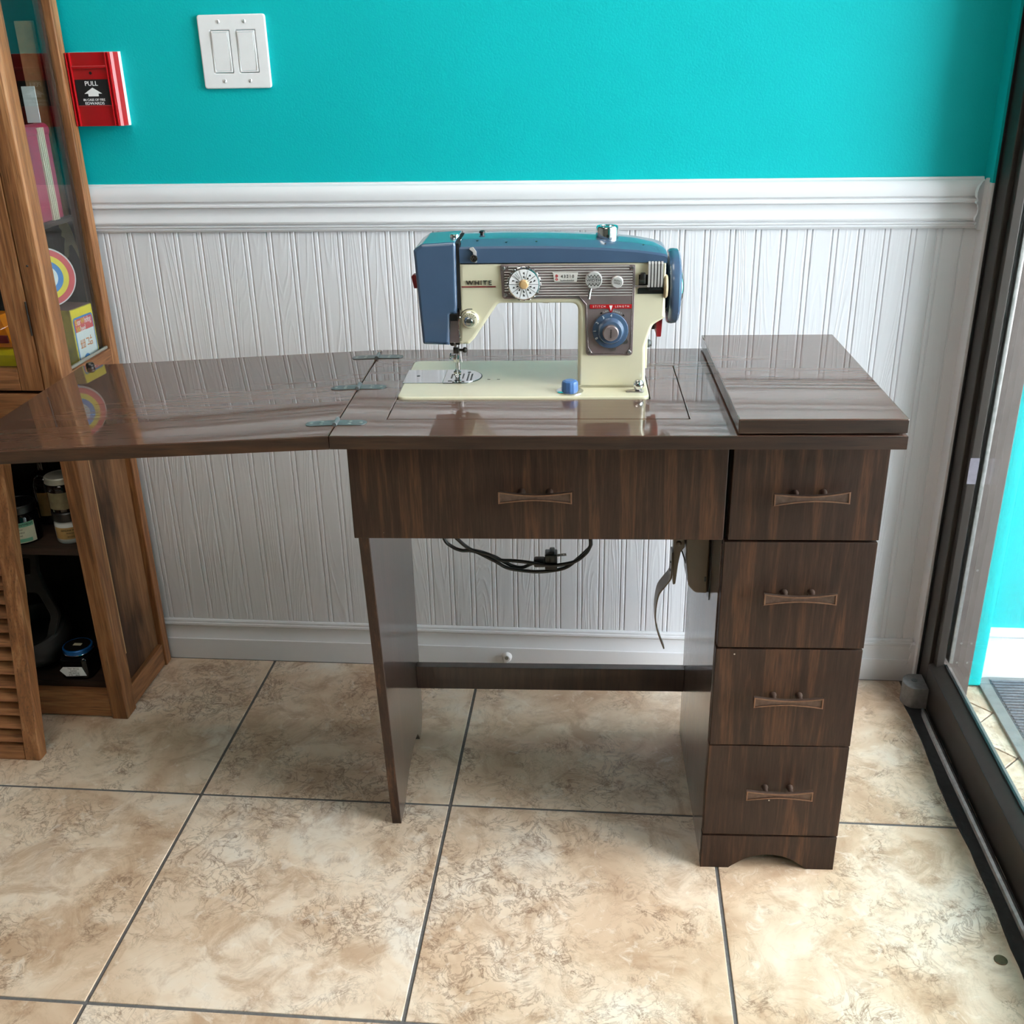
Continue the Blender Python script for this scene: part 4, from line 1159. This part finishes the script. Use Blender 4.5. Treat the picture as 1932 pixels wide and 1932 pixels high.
lb = fa.part('label_plate', B().box(lx0, lx1, YW - .0318, YW - .0300, lz0, lz1, .0003), 'ink_black')
lc = (lx0 + lx1) / 2
pr = B()
yl = YW - .0320
pr.add(text('PULL', 0.0112, front(lc - .001, yl, lz1 - .0070), .0003))
pr.add(plate([[(lc - .0165, lz0 + .0195), (lc, lz0 + .0295), (lc + .0165, lz0 + .0195), (lc + .0095, lz0 + .0195), (lc + .0095, lz0 + .0150), (lc - .0095, lz0 + .0150), (lc - .0095, lz0 + .0195)]], 'xz', yl - .0003, yl + .0003))
pr.add(text('IN CASE OF FIRE', 0.0056, front(lc, yl, lz0 + .0090), .0003))
pr.add(text('EDWARDS', 0.0066, front(lc, yl, lz0 + .0030), .0003, 1.15))
fa.part('label_print', pr, 'ink_white', lb)
fa.part('key_hole', B().cyl((lc, YW - .0300, fz1 - .0345), (0, -1, 0), .0026, .0006, 14), 'black', fbody)
fa.part('lower_edge', B().box(lx0, lx1, YW - .0315, YW - .0298, lz0 - .0012, lz0 - .0002), 'card_red', fbody)

# light switch
ls_ = Thing('light_switch', 'white two-gang rocker light switch plate on the teal wall', 'light switch', (-0.2985, YW, 1.254))
s0, s1, t0, t1 = -0.3595, -0.2365, 1.1935, 1.3142
def hole(a, b_): return rrect(s0 + a * (s1 - s0), s0 + b_ * (s1 - s0), t0 + .215 * (t1 - t0), t0 + .79 * (t1 - t0), .002)
sp = ls_.part('wall_plate', plate([rrect(s0, s1, t0, t1, .006), hole(.175, .455), hole(.555, .835)], 'xz', YW - .0065, YW - .0002, .0022, 3), 'white')
for a, b_ in ((.175, .455), (.555, .835)):
    xa, xb = s0 + a * (s1 - s0) + .0008, s0 + b_ * (s1 - s0) - .0008
    za, zb = t0 + .215 * (t1 - t0) + .0008, t0 + .79 * (t1 - t0) - .0008
    zm = (za + zb) / 2
    bz = ls_.part('rocker_bezel', plate([rrect(xa, xb, za, zb, .002), rrect(xa + .0024, xb - .0024, za + .0024, zb - .0024, .001)], 'xz', YW - .0072, YW - .002, .0004), 'white')
    rk = B().loft([[(x, YW - .0030, za + .0028), (x, YW - .0060, za + .0028), (x, YW - .0078, zm), (x, YW - .0092, zb - .0028), (x, YW - .0030, zb - .0028)] for x in (xa + .0028, xb - .0028)])
    ls_.part('rocker', rk, 'white', bz)
    for z_ in (t0 + .105 * (t1 - t0), t0 + .905 * (t1 - t0)):
        xm = (xa + xb) / 2
        sc_ = ls_.part('screw', B().lathe([(.0032, 0), (.0030, .0010), (.0016, .0016), (0, .0017)], (xm, YW - .0064, z_), (0, -1, 0), 16), 'white')
        ls_.part('slot', B().box(-.0027, .0027, -.0019, -.0014, -.0004, .0004, mtx=Matrix.Translation((xm, YW - .0064, z_)) @ Matrix.Rotation(random.uniform(0.9, 2.2), 4, 'Y')), 'dark_steel', sc_)

# small cable clip on the baseboard
cc = Thing('cable_clip', 'small white plastic wall plug on the baseboard under the table', 'wall plug', (0.163, YW - .0155, 0.028))
cc.part('clip_body', B().lathe([(.011, 0), (.0105, .006), (.0075, .010), (0, .011)], (0.163, YW - .0156, 0.030), (0, -1, 0), 20).box(0.1555, 0.1640, YW - .0235, YW - .0156, 0.0135, 0.0250, .002), 'white')
cc.part('clip_hole', B().lathe([(.0042, .0098), (.0042, .0114), (0, .0114)], (0.163, YW - .0156, 0.032), (0, -1, 0), 14), 'lid_grey')

# pivot cap at the foot of the jamb, coin, tape
pv = Thing('pivot_cap', 'rounded grey metal door pivot cap on the floor by the jamb', 'door pivot', (1.005, 0.575, 0))
pvl = [(1.0290, 0.5560), (1.0290, 0.6130)] + [(1.007 - .0225 * math.sin(PI * q / 12), 0.5845 + .0285 * math.cos(PI * q / 12)) for q in range(13)]
pv.part('cap_body', B().add(plate([pvl], 'xy', 0.0036, 0.0520, .002, 2)), 'grey_cap')
pv.part('cap_screw', B().lathe([(.0062, 0), (.0060, .0010), (0, .0012)], (1.008, 0.588, 0.0520), (0, 0, 1), 20).box(1.0025, 1.0135, 0.5873, 0.5887, .0531, .0535), 'hinge')
cn = single('coin', B().lathe([(.0092, 0), (.0096, .0003), (.0096, .0011), (.0090, .0014), (.0080, .0012), (0, .0012)], (0, 0, 0), (0, 0, 1), 32), 'coin',
            'brown coin lying on the floor tile near the door threshold', 'coin', (0, 0, 0))
cn.location = (0.968, -0.0892, 0.0002)
tp = single('tape_piece', B().box(1.0370, 1.0535, 0.5642, 0.5656, 0.4960, 0.5470), 'tape', 'short piece of clear tape stuck on the dark door frame', 'tape', (1.045, 0.565, 0.52))

# ================================================================== DISPLAY CABINET (room frame)
CX0, CX1, CY0, CY1 = -1.16, -0.600, 0.424, 0.6575
dc = Thing('display_cabinet', 'tall oak display cabinet with glazed upper part against the wall', 'cabinet', (-0.88, 0.54, 0))
CT = 1.80
XP = -0.6335
dc.part('front_post', B().box(XP, CX1, CY0, CY0 + .043, 0.0, 0.70, .002).box(XP, CX1 + .004, CY0, CY0 + .043, 0.7005, CT, .004), 'oak')
dc.part('front_post', B().box(CX0, CX0 + .034, CY0, CY0 + .043, 0.0, CT, .003), 'oak')
dc.part('back_post', B().box(-0.632, CX1, 0.632, CY1, 0.0, CT, .002), 'oak')
dc.part('back_post', B().box(CX0, CX0 + .034, 0.632, CY1, 0.0, CT, .002), 'oak')
dc.part('side_rail', B().box(-0.624, -0.603, CY0 + .0435, 0.6315, 0.004, 0.055, .0015), 'oak_y')
dc.part('side_rail', B().box(-0.6145, -0.6005, CY0 + .0435, 0.6315, 0.655, 0.727, .0015), 'oak_y')
dc.part('side_rail', B().box(-0.624, -0.603, CY0 + .0435, 0.6315, CT - .06, CT, .0015), 'oak_y')
dc.part('side_panel', B().box(-0.620, -0.613, CY0 + .0435, 0.6315, 0.0555, 0.6545), 'oak_stained')
dc.part('side_panel', B().box(CX0 + .005, CX0 + .012, CY0 + .0435, 0.6315, 0.0, CT), 'oak_stained')
dc.part('corner_batten', B().box(-0.6085, -0.6010, CY0 + .0438, CY0 + .0475, 0.13, 0.655, .001), 'pale_wood', label='worn pale batten')
dc.part('side_glass', B().box(-0.6145, -0.6115, CY0 + .044, 0.6312, 0.7275, CT - .0605), 'glass', label='clear side glass pane')
dc.part('glazing_putty', B().box(-0.6110, -0.6060, CY0 + .0435, 0.6315, 0.7273, 0.7325, .001), 'lid_grey')
dc.part('glass_bead', B().box(-0.6260, -0.6150, 0.6225, 0.6314, 0.7275, CT - .061, .001), 'oak_dark')
dc.part('bottom_rail', B().box(CX0 + .035, XP - .001, CY0 + .004, CY0 + .024, 0.003, 0.0605, .0015), 'oak_h')
dc.part('middle_rail', B().box(CX0 + .035, XP - .001, CY0 + .002, CY0 + .024, 0.650, 0.6975, .0015), 'oak_h')
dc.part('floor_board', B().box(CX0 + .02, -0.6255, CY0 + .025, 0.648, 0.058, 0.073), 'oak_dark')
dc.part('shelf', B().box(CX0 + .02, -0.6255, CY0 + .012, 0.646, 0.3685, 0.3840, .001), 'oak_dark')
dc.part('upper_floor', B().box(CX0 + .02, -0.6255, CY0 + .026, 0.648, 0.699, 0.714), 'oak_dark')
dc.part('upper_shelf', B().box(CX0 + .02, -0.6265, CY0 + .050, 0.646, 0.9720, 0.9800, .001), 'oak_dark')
dc.part('back_panel', B().box(CX0 + .012, -0.6205, 0.649, 0.656, 0.0, CT), 'oak_shaded')
dc.part('cabinet_top', B().box(CX0 - .02, CX1 + .02, CY0 - .02, CY1, CT + .0005, CT + .03, .003), 'oak_h')
# upper glazed door, closed
DX0, DX1 = CX0 + .0355, -0.6350
ud = dc.part('upper_door', B().box(-0.6770, DX1, CY0 + .001, CY0 + .023, 0.7035, 1.74, .0018), 'oak')
dc.part('door_stile', B().box(DX0, DX0 + .042, CY0 + .001, CY0 + .023, 0.7035, 1.74, .0018), 'oak', ud)
dc.part('door_rail', B().box(DX0 + .0423, -0.6773, CY0 + .001, CY0 + .023, 0.7035, 0.7435, .0018), 'oak_h', ud)
dc.part('door_rail', B().box(DX0 + .0423, -0.6773, CY0 + .001, CY0 + .023, 1.698, 1.74, .0018), 'oak_h', ud)
dc.part('door_glass', B().box(DX0 + .0423, -0.6773, CY0 + .010, CY0 + .0125, 0.7438, 1.6978), 'glass', ud)
dc.part('hinge', B().box(-0.6362, -0.6338, CY0 - .0012, CY0 + .0008, 0.805, 0.865, .0004).cyl((-0.635, CY0 - .001, 0.805), (0, 0, 1), .0015, .060, 8), 'dark_steel', ud)
dc.part('screw', B().lathe([(.0022, 0), (.0016, .0008), (0, .001)], (-0.6185, CY0, 0.926), (0, -1, 0), 10), 'dark_steel')

# leaning louvred door
ld = Thing('louvred_door', 'brown louvred wooden door leaning against the display cabinet', 'door', (-0.90, 0.29, 0))
LEAN = math.atan(0.108 / 0.64)
LM = Matrix.Translation((-0.7135, 0.278, 0.0)) @ Matrix.Rotation(-LEAN, 4, 'X')
LH, LW, LTH = 0.655, 0.42, 0.027
def lpart(name, b_, mat, parent=None):
    me = b_.mesh() if isinstance(b_, B) else b_
    me.transform(LM)
    return ld.part(name, me, mat, parent)
zb0 = LTH * math.sin(LEAN) * 0 + 0.0006
rs = lpart('stile', B().box(-.0305, 0, 0, LTH, zb0, LH, .002), 'oak')
lpart('stile', B().box(-LW, -LW + .0305, 0, LTH, zb0, LH, .002), 'oak')
lpart('rail', B().box(-LW + .031, -.031, .001, LTH - .001, zb0, .031, .0015), 'oak_h')
lpart('rail', B().box(-LW + .031, -.031, .001, LTH - .001, LH - .05, LH, .0015), 'oak_h')
zz = 0.046
while zz < LH - .06:
    me = B().box(-LW + .0305, -.0305, -.0135, .0135, -.0028, .0028, .001).mesh()
    me.transform(LM @ Matrix.Translation((0, LTH / 2, zz)) @ Matrix.Rotation(math.radians(48), 4, 'X'))
    ld.part('slat', me, 'oak_h')
    zz += 0.0283
lpart('tilt_rod', B().box(-.0935, -.0815, -.012, -.001, .030, .34, .001), 'pale_wood')

# ------------------------------------------------------------------ contents of the display cabinet
def jar(name, label, cat, x, y, z, r, h, glass, lidm, lid_h, lid_r, label_mat=None, lab=(0.2, 0.8), neck=True):
    t = Thing(name, label, cat, (x, y, z))
    p = [(r * .93, 0), (r, .003), (r, h * .86), (r * .96, h * .93), (r * .84, h)]
    body_ = t.part('jar_body', B().lathe(p, (x, y, z), (0, 0, 1), 36), glass)
    t.part('lid', B().lathe([(lid_r, 0), (lid_r, lid_h - .002), (lid_r - .002, lid_h), (lid_r - .004, lid_h), (lid_r - .005, lid_h - .001), (0, lid_h - .001)], (x, y, z + h + .0003), (0, 0, 1), 36), lidm)
    return t, body_
def wrap(t, x, y, z0, z1, r, a0, a1, mat, name='label', parent=None, n=16):
    b_ = B()
    ring_ = lambda zz_: [(x + (r + .0004) * math.cos(a0 + (a1 - a0) * k_ / n), y + (r + .0004) * math.sin(a0 + (a1 - a0) * k_ / n), zz_) for k_ in range(n + 1)]
    A1, A2 = ring_(z0), ring_(z1)
    vs1 = [b_.bm.verts.new(p) for p in A1]; vs2 = [b_.bm.verts.new(p) for p in A2]
    in1 = [b_.bm.verts.new((x + (p[0] - x) * .992, y + (p[1] - y) * .992, p[2])) for p in A1]; in2 = [b_.bm.verts.new((x + (p[0] - x) * .992, y + (p[1] - y) * .992, p[2])) for p in A2]
    for k_ in range(n):
        b_.bm.faces.new((vs1[k_], vs1[k_ + 1], vs2[k_ + 1], vs2[k_]))
        b_.bm.faces.new((in1[k_ + 1], in1[k_], in2[k_], in2[k_ + 1]))
        b_.bm.faces.new((vs2[k_], vs2[k_ + 1], in2[k_ + 1], in2[k_]))
        b_.bm.faces.new((vs1[k_ + 1], vs1[k_], in1[k_], in1[k_ + 1]))
    return t.part(name, b_, mat, parent)
def ctext(s, size, x, y, z, r, a_mid, ext=.0002, sx=1.0):
    """text bent round a jar"""
    cu = bpy.data.curves.new('t', 'FONT'); cu.body = s; cu.size = size; cu.align_x = 'CENTER'; cu.align_y = 'CENTER'; cu.extrude = ext; cu.resolution_u = 2
    me = curve_mesh(cu); bpy.data.curves.remove(cu)
    for v in me.vertices:
        a = a_mid + v.co.x * sx / r
        rr_ = r + .0006 + v.co.z
        v.co = Vector((x + rr_ * math.cos(a), y + rr_ * math.sin(a), z + v.co.y))
    return me
AM = math.radians(-62)
ZS = 0.3842
# black jar with mint label
jx, jy, jr = -0.770, 0.478, 0.036
t, jb = jar('ointment_jar', 'black glass jar with mint and cream ointment label on the shelf', 'jar', jx, jy, ZS, jr, .062, 'black_glass', 'black', .016, .034)
wrap(t, jx, jy, ZS + .004, ZS + .046, jr, AM - .95, AM + .75, 'label_cream', 'paper_label', jb)
wrap(t, jx, jy, ZS + .037, ZS + .046, jr + .0004, AM - .95, AM + .70, 'label_green', 'label_band', jb)
wrap(t, jx, jy, ZS + .006, ZS + .013, jr + .0004, AM - .95, AM + .50, 'label_green', 'label_band', jb)
b = B(); b.add(ctext('RUB OINTMENT', .0062, jx, jy, ZS + .0415, jr + .0008, AM + .05))
for k_ in range(3):
    b.add(ctext(('Camphor', 'Oil Menthol', 'Phenol')[k_], .0042, jx, jy, ZS + .0325 - k_ * .0065, jr + .0004, AM - .12))
t.part('label_print', b, 'ink_black', jb)
# white jar, amber jar stacked on it
kx_, ky_, kr = -0.6725, 0.482, 0.0275
t, jb = jar('white_jar', 'white glass jar with black lid and tan label under the amber jar', 'jar', kx_, ky_, ZS, kr, .046, 'milk_glass', 'black', .018, .0285)
wrap(t, kx_, ky_, ZS + .010, ZS + .034, kr, AM - 1.2, AM + 1.0, 'label_tan', 'paper_label', jb)
b = B(); b.add(ctext('GENUINE MERCK', .0046, kx_, ky_, ZS + .0285, kr + .0004, AM)); b.add(ctext('PHARMACY', .0030, kx_, ky_, ZS + .0225, kr + .0004, AM)); b.add(ctext('POUDRE', .0036, kx_, ky_, ZS + .0150, kr + .0004, AM))
t.part('label_print', b, 'ink_black', jb)
z2 = ZS + .046 + .018 + .0004
t, jb = jar('amber_jar', 'amber jar with grey lid and aged label on top of the white jar', 'jar', kx_ - .001, ky_, z2, .0275, .058, 'amber', 'lid_grey', .0125, .0285)
wrap(t, kx_ - .001, ky_, z2 + .008, z2 + .042, .0275, AM - 1.2, AM + 1.0, 'label_old', 'paper_label', jb)
# dark bottle behind
bt = Thing('dark_bottle', 'dark glass bottle with paper label behind the ointment jar', 'bottle', (-0.757, 0.570, ZS))
bb = bt.part('bottle_body', B().lathe([(.027, 0), (.030, .003), (.030, .085), (.024, .100), (.012, .112), (.0115, .132), (.0, .132)], (-0.757, 0.570, ZS), (0, 0, 1), 28), 'amber')
bt.part('stopper', B().cyl((-0.757, 0.570, ZS + .1323), (0, 0, 1), .013, .016, 18, .002), 'black')
wrap(bt, -0.757, 0.570, ZS + .02, ZS + .07, .030, AM - .7, AM + .9, 'label_tan', 'paper_label', bb)
# glass jar with blue lid and hand-written tag
ZF = 0.0732
bx_, by_ = -0.7120, 0.4850
t = Thing('blue_lid_jar', 'small dark glass jar with blue lid and hand-written white label', 'jar', (bx_, by_, ZF))
jb = t.part('jar_body', plate([rrect(bx_ - .0325, bx_ + .0325, by_ - .0325, by_ + .0325, .018, 8)], 'xy', ZF, ZF + .050, .006, 3), 'black_glass')
t.part('neck', B().cyl((bx_, by_, ZF + .0495), (0, 0, 1), .026, .004, 28), 'black_glass', jb)
ldp = t.part('lid', B().lathe([(.0295, 0), (.0300, .001), (.0300, .010), (.0285, .0115), (.0270, .0118), (.0265, .0108), (0, .0108)], (bx_, by_, ZF + .0537), (0, 0, 1), 36), 'blue_lid')
t.part('lid_rim', B().lathe([(.0302, 0), (.0306, .0008), (.0302, .0018)], (bx_, by_, ZF + .0536), (0, 0, 1), 36), 'chrome', ldp)
t.part('lid_disc', B().lathe([(.0262, 0), (.0262, .0006), (0, .0006)], (bx_, by_, ZF + .0646), (0, 0, 1), 28), 'dark_steel', ldp)
t.part('price_sticker', B().box(bx_ - .008, bx_ + .009, by_ - .004, by_ + .005, ZF + .0653, ZF + .0656), 'cream_card', ldp)
yl_ = by_ - .0325
t.part('paper_label', plate([[(bx_ - .030, ZF + .0215), (bx_ - .022, ZF + .0300), (bx_ + .019, ZF + .0315), (bx_ + .026, ZF + .0115), (bx_ - .018, ZF + .0085)]], 'xz', yl_ - .0008, yl_ - .0001), 'ink_white', jb)
b = B()
for k_, s in enumerate(('Your derma', 'Lumen', '19¢ each or', '2 for / each')):
    b.add(text(s, .0050, front(bx_ + .000, yl_ - .0010, ZF + .0275 - k_ * .0050) @ Matrix(((1, .25, 0, 0), (0, 1, 0, 0), (0, 0, 1, 0), (0, 0, 0, 1))), .0001))
t.part('handwriting', b, 'ink_black', jb)
# dark iron pot with keyhole-shaped handle plate
ip = Thing('iron_pot', 'dark cast iron pot with looped handle plate on the cabinet floor', 'pot', (-0.815, 0.53, ZF))
cxp, cyp = -0.818, 0.540
pot = ip.part('pot_bowl', B().lathe([(.032, 0), (.052, .010), (.066, .035), (.070, .060), (.066, .082), (.060, .086), (.056, .080), (.050, .050), (0, .040)], (cxp, cyp, ZF + .0125), (-.0, -.35, .94), 36), 'iron')
def tilt(me):
    me.transform(Matrix.Translation((cxp, cyp - .038, ZF + .1065)) @ Matrix.Rotation(math.radians(-18), 4, 'X'))
    return me
rimo = fillet([(-.070, .02), (-.055, -.045), (0, -.068), (.055, -.045), (.070, .02), (.040, .075), (.026, .110), (.024, .150), (-.024, .150), (-.026, .110), (-.040, .075)], .022)
rimi = fillet([(-.052, .015), (-.040, -.034), (0, -.050), (.040, -.034), (.052, .015), (.025, .062), (-.025, .062)], .018)
slot_ = fillet([(-.011, .100), (.011, .100), (.011, .134), (-.011, .134)], .005)
ip.part('handle_plate', tilt(plate([rimo, rimi, slot_], 'xz', -.006, .006, .002)), 'iron')
# orange card in the corner
single('orange_card', plate([fillet([(-0.700, ZF), (-0.640, ZF), (-0.640, ZF + .105), (-0.660, ZF + .092), (-0.700, ZF + .098)], .002)], 'xz', 0.618, 0.6215), 'card_orange',
       'plain orange card standing in the back corner behind the small jar', 'card', (-0.67, 0.62, ZF))

# upper part: toy box, spinning wheel toy
ZU = 0.7143
ang = math.radians(-7.5)
tb_ = Thing('toy_box', 'yellow printed toy box behind the side glass of the cabinet', 'toy box', (-0.6262, 0.549, ZU), rz=ang)
bl, bwid, bh = 0.084, 0.085, 0.1055     # along local y, along -x, height
def P_(b_):
    me = b_.mesh() if isinstance(b_, B) else b_
    me.transform(Matrix.Translation(tb_.org) @ Matrix.Diagonal((1, .82, 1, 1))); return me
bxo = tb_.part('carton', P_(B().box(-bwid, 0, 0, bl, 0, bh, .0006)), 'yellow_worn')
tb_.part('side_print', P_(B().box(.0001, .0007, .0015, bl - .0015, .001, bh - .001)), 'yellow')
tb_.part('blue_border', P_(plate([fillet([(.004, .001), (bl - .0045, .001), (bl - .0045, bh - .016), (.004, bh - .016)], [.001, .001, .008, .008])], 'yz', .0007, .0010)), 'card_blue')
tb_.part('white_panel', P_(plate([[(.0075, .001), (bl - .008, .001), (bl - .008, .062), (.0075, .062)]], 'yz', .0010, .0013)), 'card_white')
tb_.part('red_panel', P_(plate([fillet([(.0075, .062), (bl - .008, .062), (bl - .008, bh - .0195), (.0075, bh - .0195)], [0, 0, .006, .006])], 'yz', .0010, .0013)), 'card_red')
def lay(parts_, z_, size, y0_, width):
    ms = [(text(t_, size, Matrix.Identity(4), .0001, 1.0, 'LEFT', .85), m_) for t_, m_ in parts_]
    wid = []
    for me_, _ in ms:
        xs = [v.co.x for v in me_.vertices]; x0_ = min(xs)
        for v in me_.vertices: v.co.x -= x0_
        wid.append(max(xs) - x0_)
    k_ = width / (sum(wid) + .0008 * (len(wid) - 1)); at = 0.0
    for (me_, m_), w0 in zip(ms, wid):
        me_.transform(right(.0014, y0_ + at, z_) @ Matrix.Diagonal((k_, 1, 1, 1)))
        tb_.part('lettering', P_(me_), m_)
        at += (w0 + .0008) * k_
lay([('B', 'yellow'), ('ear', 'ink_white'), ('W', 'yellow'), ('hirling', 'ink_white')], .0795, .0165, .0105, .060)
lay([('W', 'yellow'), ('heel', 'ink_white')], .0660, .0165, .0115, .034)
w_ = B()
for y_, z_, dy_, dz_ in ((.018, .036, .0018, .014), (.0225, .036, .0018, .014), (.0165, .034, .008, .002), (.0165, .0425, .008, .0018), (.028, .036, .0018, .014), (.0325, .036, .0018, .014), (.0265, .034, .008, .002), (.0265, .0425, .008, .0018),
                         (.040, .048, .010, .0022), (.0482, .040, .0020, .009), (.042, .036, .0105, .0022), (.057, .048, .0018, .005), (.0535, .046, .009, .002), (.0535, .040, .009, .0018), (.0535, .035, .009, .0018), (.0535, .035, .0018, .006), (.0607, .035, .0018, .006)):
    w_.box(.0013, .0016, y_, y_ + dy_, z_ - .004, z_ - .004 + dz_)
tb_.part('orange_lettering', P_(w_.mesh()), 'card_orange')
w_ = plate([[(.034 + .014 * math.cos(PI * k_ / 14), .002 + .016 * math.sin(PI * k_ / 14)) for k_ in range(15)]], 'yz', .0013, .0015)
tb_.part('blue_dome_print', P_(w_), 'card_blue')
w_ = plate([[(.034 + .009 * math.cos(PI * k_ / 14), .002 + .010 * math.sin(PI * k_ / 14)) for k_ in range(15)]], 'yz', .0015, .0017)
tb_.part('red_dome_print', P_(w_), 'card_red')
tb_.part('box_top', P_(B().box(-bwid + .001, -.001, .001, bl - .001, bh + .0001, bh + .0008)), 'maroon')
# wheel toy on the box
wt = Thing('wheel_toy', 'rainbow ringed toy wheel on a blue base on top of the toy box', 'toy wheel', (-0.664, 0.556, ZU + bh + .001))
wc = Vector((-0.6665, 0.5600, 0.8790)); wn = Vector((0.62, -0.75, 0.10)).normalized()
zt = ZU + bh + .001
wt.part('base', B().lathe([(.015, 0), (.015, .004), (.011, .010), (.0045, .014), (.0045, .022), (0, .022)], (-0.6640, 0.5570, zt), (0, 0, 1), 24), 'card_blue')
rads = [(.0540, 'card_white'), (.0515, 'card_red'), (.0410, 'yellow'), (.0310, 'card_blue'), (.0215, 'card_white')]
for k_, (r_, mt_) in enumerate(rads):
    wt.part('ring' if 0 < k_ < 4 else ('wheel_disc' if k_ == 0 else 'centre'), B().lathe([(r_, 0), (r_, .0012), (0, .0012)] if k_ else [(r_, -.006), (r_ + .0006, -.003), (r_, 0), (0, 0)], wc + wn * (.0012 * k_), wn, 48), mt_)
wt.part('hub', B().lathe([(.011, 0), (.010, .004), (.006, .0065), (0, .0075)], wc + wn * .0060, wn, 28), 'card_white')
# yellow and orange toy behind the front door glass
ty = Thing('toy_car', 'orange and yellow plastic toy behind the front door glass', 'toy', (-0.745, 0.49, ZU))
yb = B()
yb.loft([[(x, .462, ZU), (x, .460, ZU + .045), (x, .475, ZU + .058), (x, .535, ZU + .058), (x, .55, ZU + .045), (x, .55, ZU)] for x in (-0.80, -0.688)])
ty.part('lower_body', yb, 'yellow_toy')
ob = B()
ob.loft([[(x0, .466, ZU + .0585), (x0 - dx * .3, .470, ZU + .085), (x0 - dx, .490, ZU + .110), (x0 - dx, .53, ZU + .110), (x0, .545, ZU + .0585)] for x0, dx in ((-0.80, -.012), (-0.700, .03))])
ty.part('upper_body', ob, 'orange_toy')
ty.part('window_trim', B().box(-0.735, -0.7060, .4640, .4675, ZU + .066, ZU + .080, .001), 'red_dark')
single('black_vase', B().lathe([(.020, 0), (.028, .02), (.034, .07), (.030, .12), (.018, .15), (.016, .165), (0, .165)], (0, 0, 0), (0, 0, 1), 28), 'black',
       'black rounded vase standing behind the orange toy', 'vase', (0, 0, 0)).location = (-0.742, 0.598, ZU)
# khaki cut-out card
kl = [(-.012, .128), (.002, .132), (.010, .110), (.014, .085), (.018, .050), (.026, .002), (.021, .000), (.014, .030), (.008, .048), (.000, .044), (-.004, .010), (-.010, .001), (-.016, .002), (-.010, .050), (-.006, .070), (-.014, .078), (-.010, .095), (-.016, .108)]
single('card_cutout', plate([[(-0.652 + u * .8, 0.8990 + v * .55) for u, v in kl]], 'xz', 0.640, 0.6425), 'khaki', 'ragged khaki card cut-out hanging under the upper shelf', 'card', (-0.652, 0.641, 0.899))
# upper shelf: pink case, records, white card, tan board
ZV = 0.9802
pkx, pky = -0.642, 0.530
pk = Thing('pink_case', 'pink leather flap case standing on the upper shelf', 'case', (pkx, pky, ZV))
pk.part('case_body', B().box(pkx - .014, pkx - .004, pky, pky + .085, ZV, ZV + .150, .003), 'pink')
pk.part('case_front', B().box(pkx - .0025, pkx + .006, pky - .002, pky + .085, ZV, ZV + .152, .003), 'pink')
pk.part('flap', B().lathe([(.0125, 0), (.0125, .083)], (pkx - .0045, pky + .001, ZV + .152), (0, 1, 0), 24).box(pkx - .021, pkx - .0185, pky + .002, pky + .083, ZV + .075, ZV + .150, .001), 'pink')
for q in range(4):
    y_ = 0.570 + .006 * q
    single('record_sleeve', plate([[(-0.690, ZV), (-0.632, ZV), (-0.632, ZV + .158), (-0.690, ZV + .158)]], 'xz', y_, y_ + .0022), 'cream_card',
           ('frontmost of the four cream card sleeves behind the pink case', 'second of the four cream card sleeves behind the pink case',
            'third of the four cream card sleeves behind the pink case', 'rearmost of the four cream card sleeves behind the pink case')[q], 'card sleeve', (-0.661, y_ + .001, ZV), group='cream sleeves on the upper shelf')
single('white_card', plate([rrect(-0.664, -0.640, ZV + .165, ZV + .225, .001)], 'xz', 0.600, 0.602), 'card_white', 'blank white card above the pink case', 'card', (-0.652, 0.601, ZV + .165))
single('tan_board', B().box(-0.672, -0.640, 0.632, 0.642, ZV, ZV + .33, .001), 'tan_board', 'narrow tan wooden board standing at the back of the upper shelf', 'board', (-0.66, 0.634, ZV))
fr2 = Thing('framed_card', 'pale grey framed card standing left of the pink case', 'frame', (-0.725, 0.545, ZV))
fr2.part('frame_border', plate([rrect(-0.780, -0.668, ZV, ZV + .150, .003), rrect(-0.768, -0.682, ZV + .02, ZV + .135, .004)], 'xz', 0.545, 0.551, .001), 'lid_grey')
fr2.part('frame_picture', B().box(-0.769, -0.681, 0.5512, 0.553, ZV + .018, ZV + .137), 'card_white')
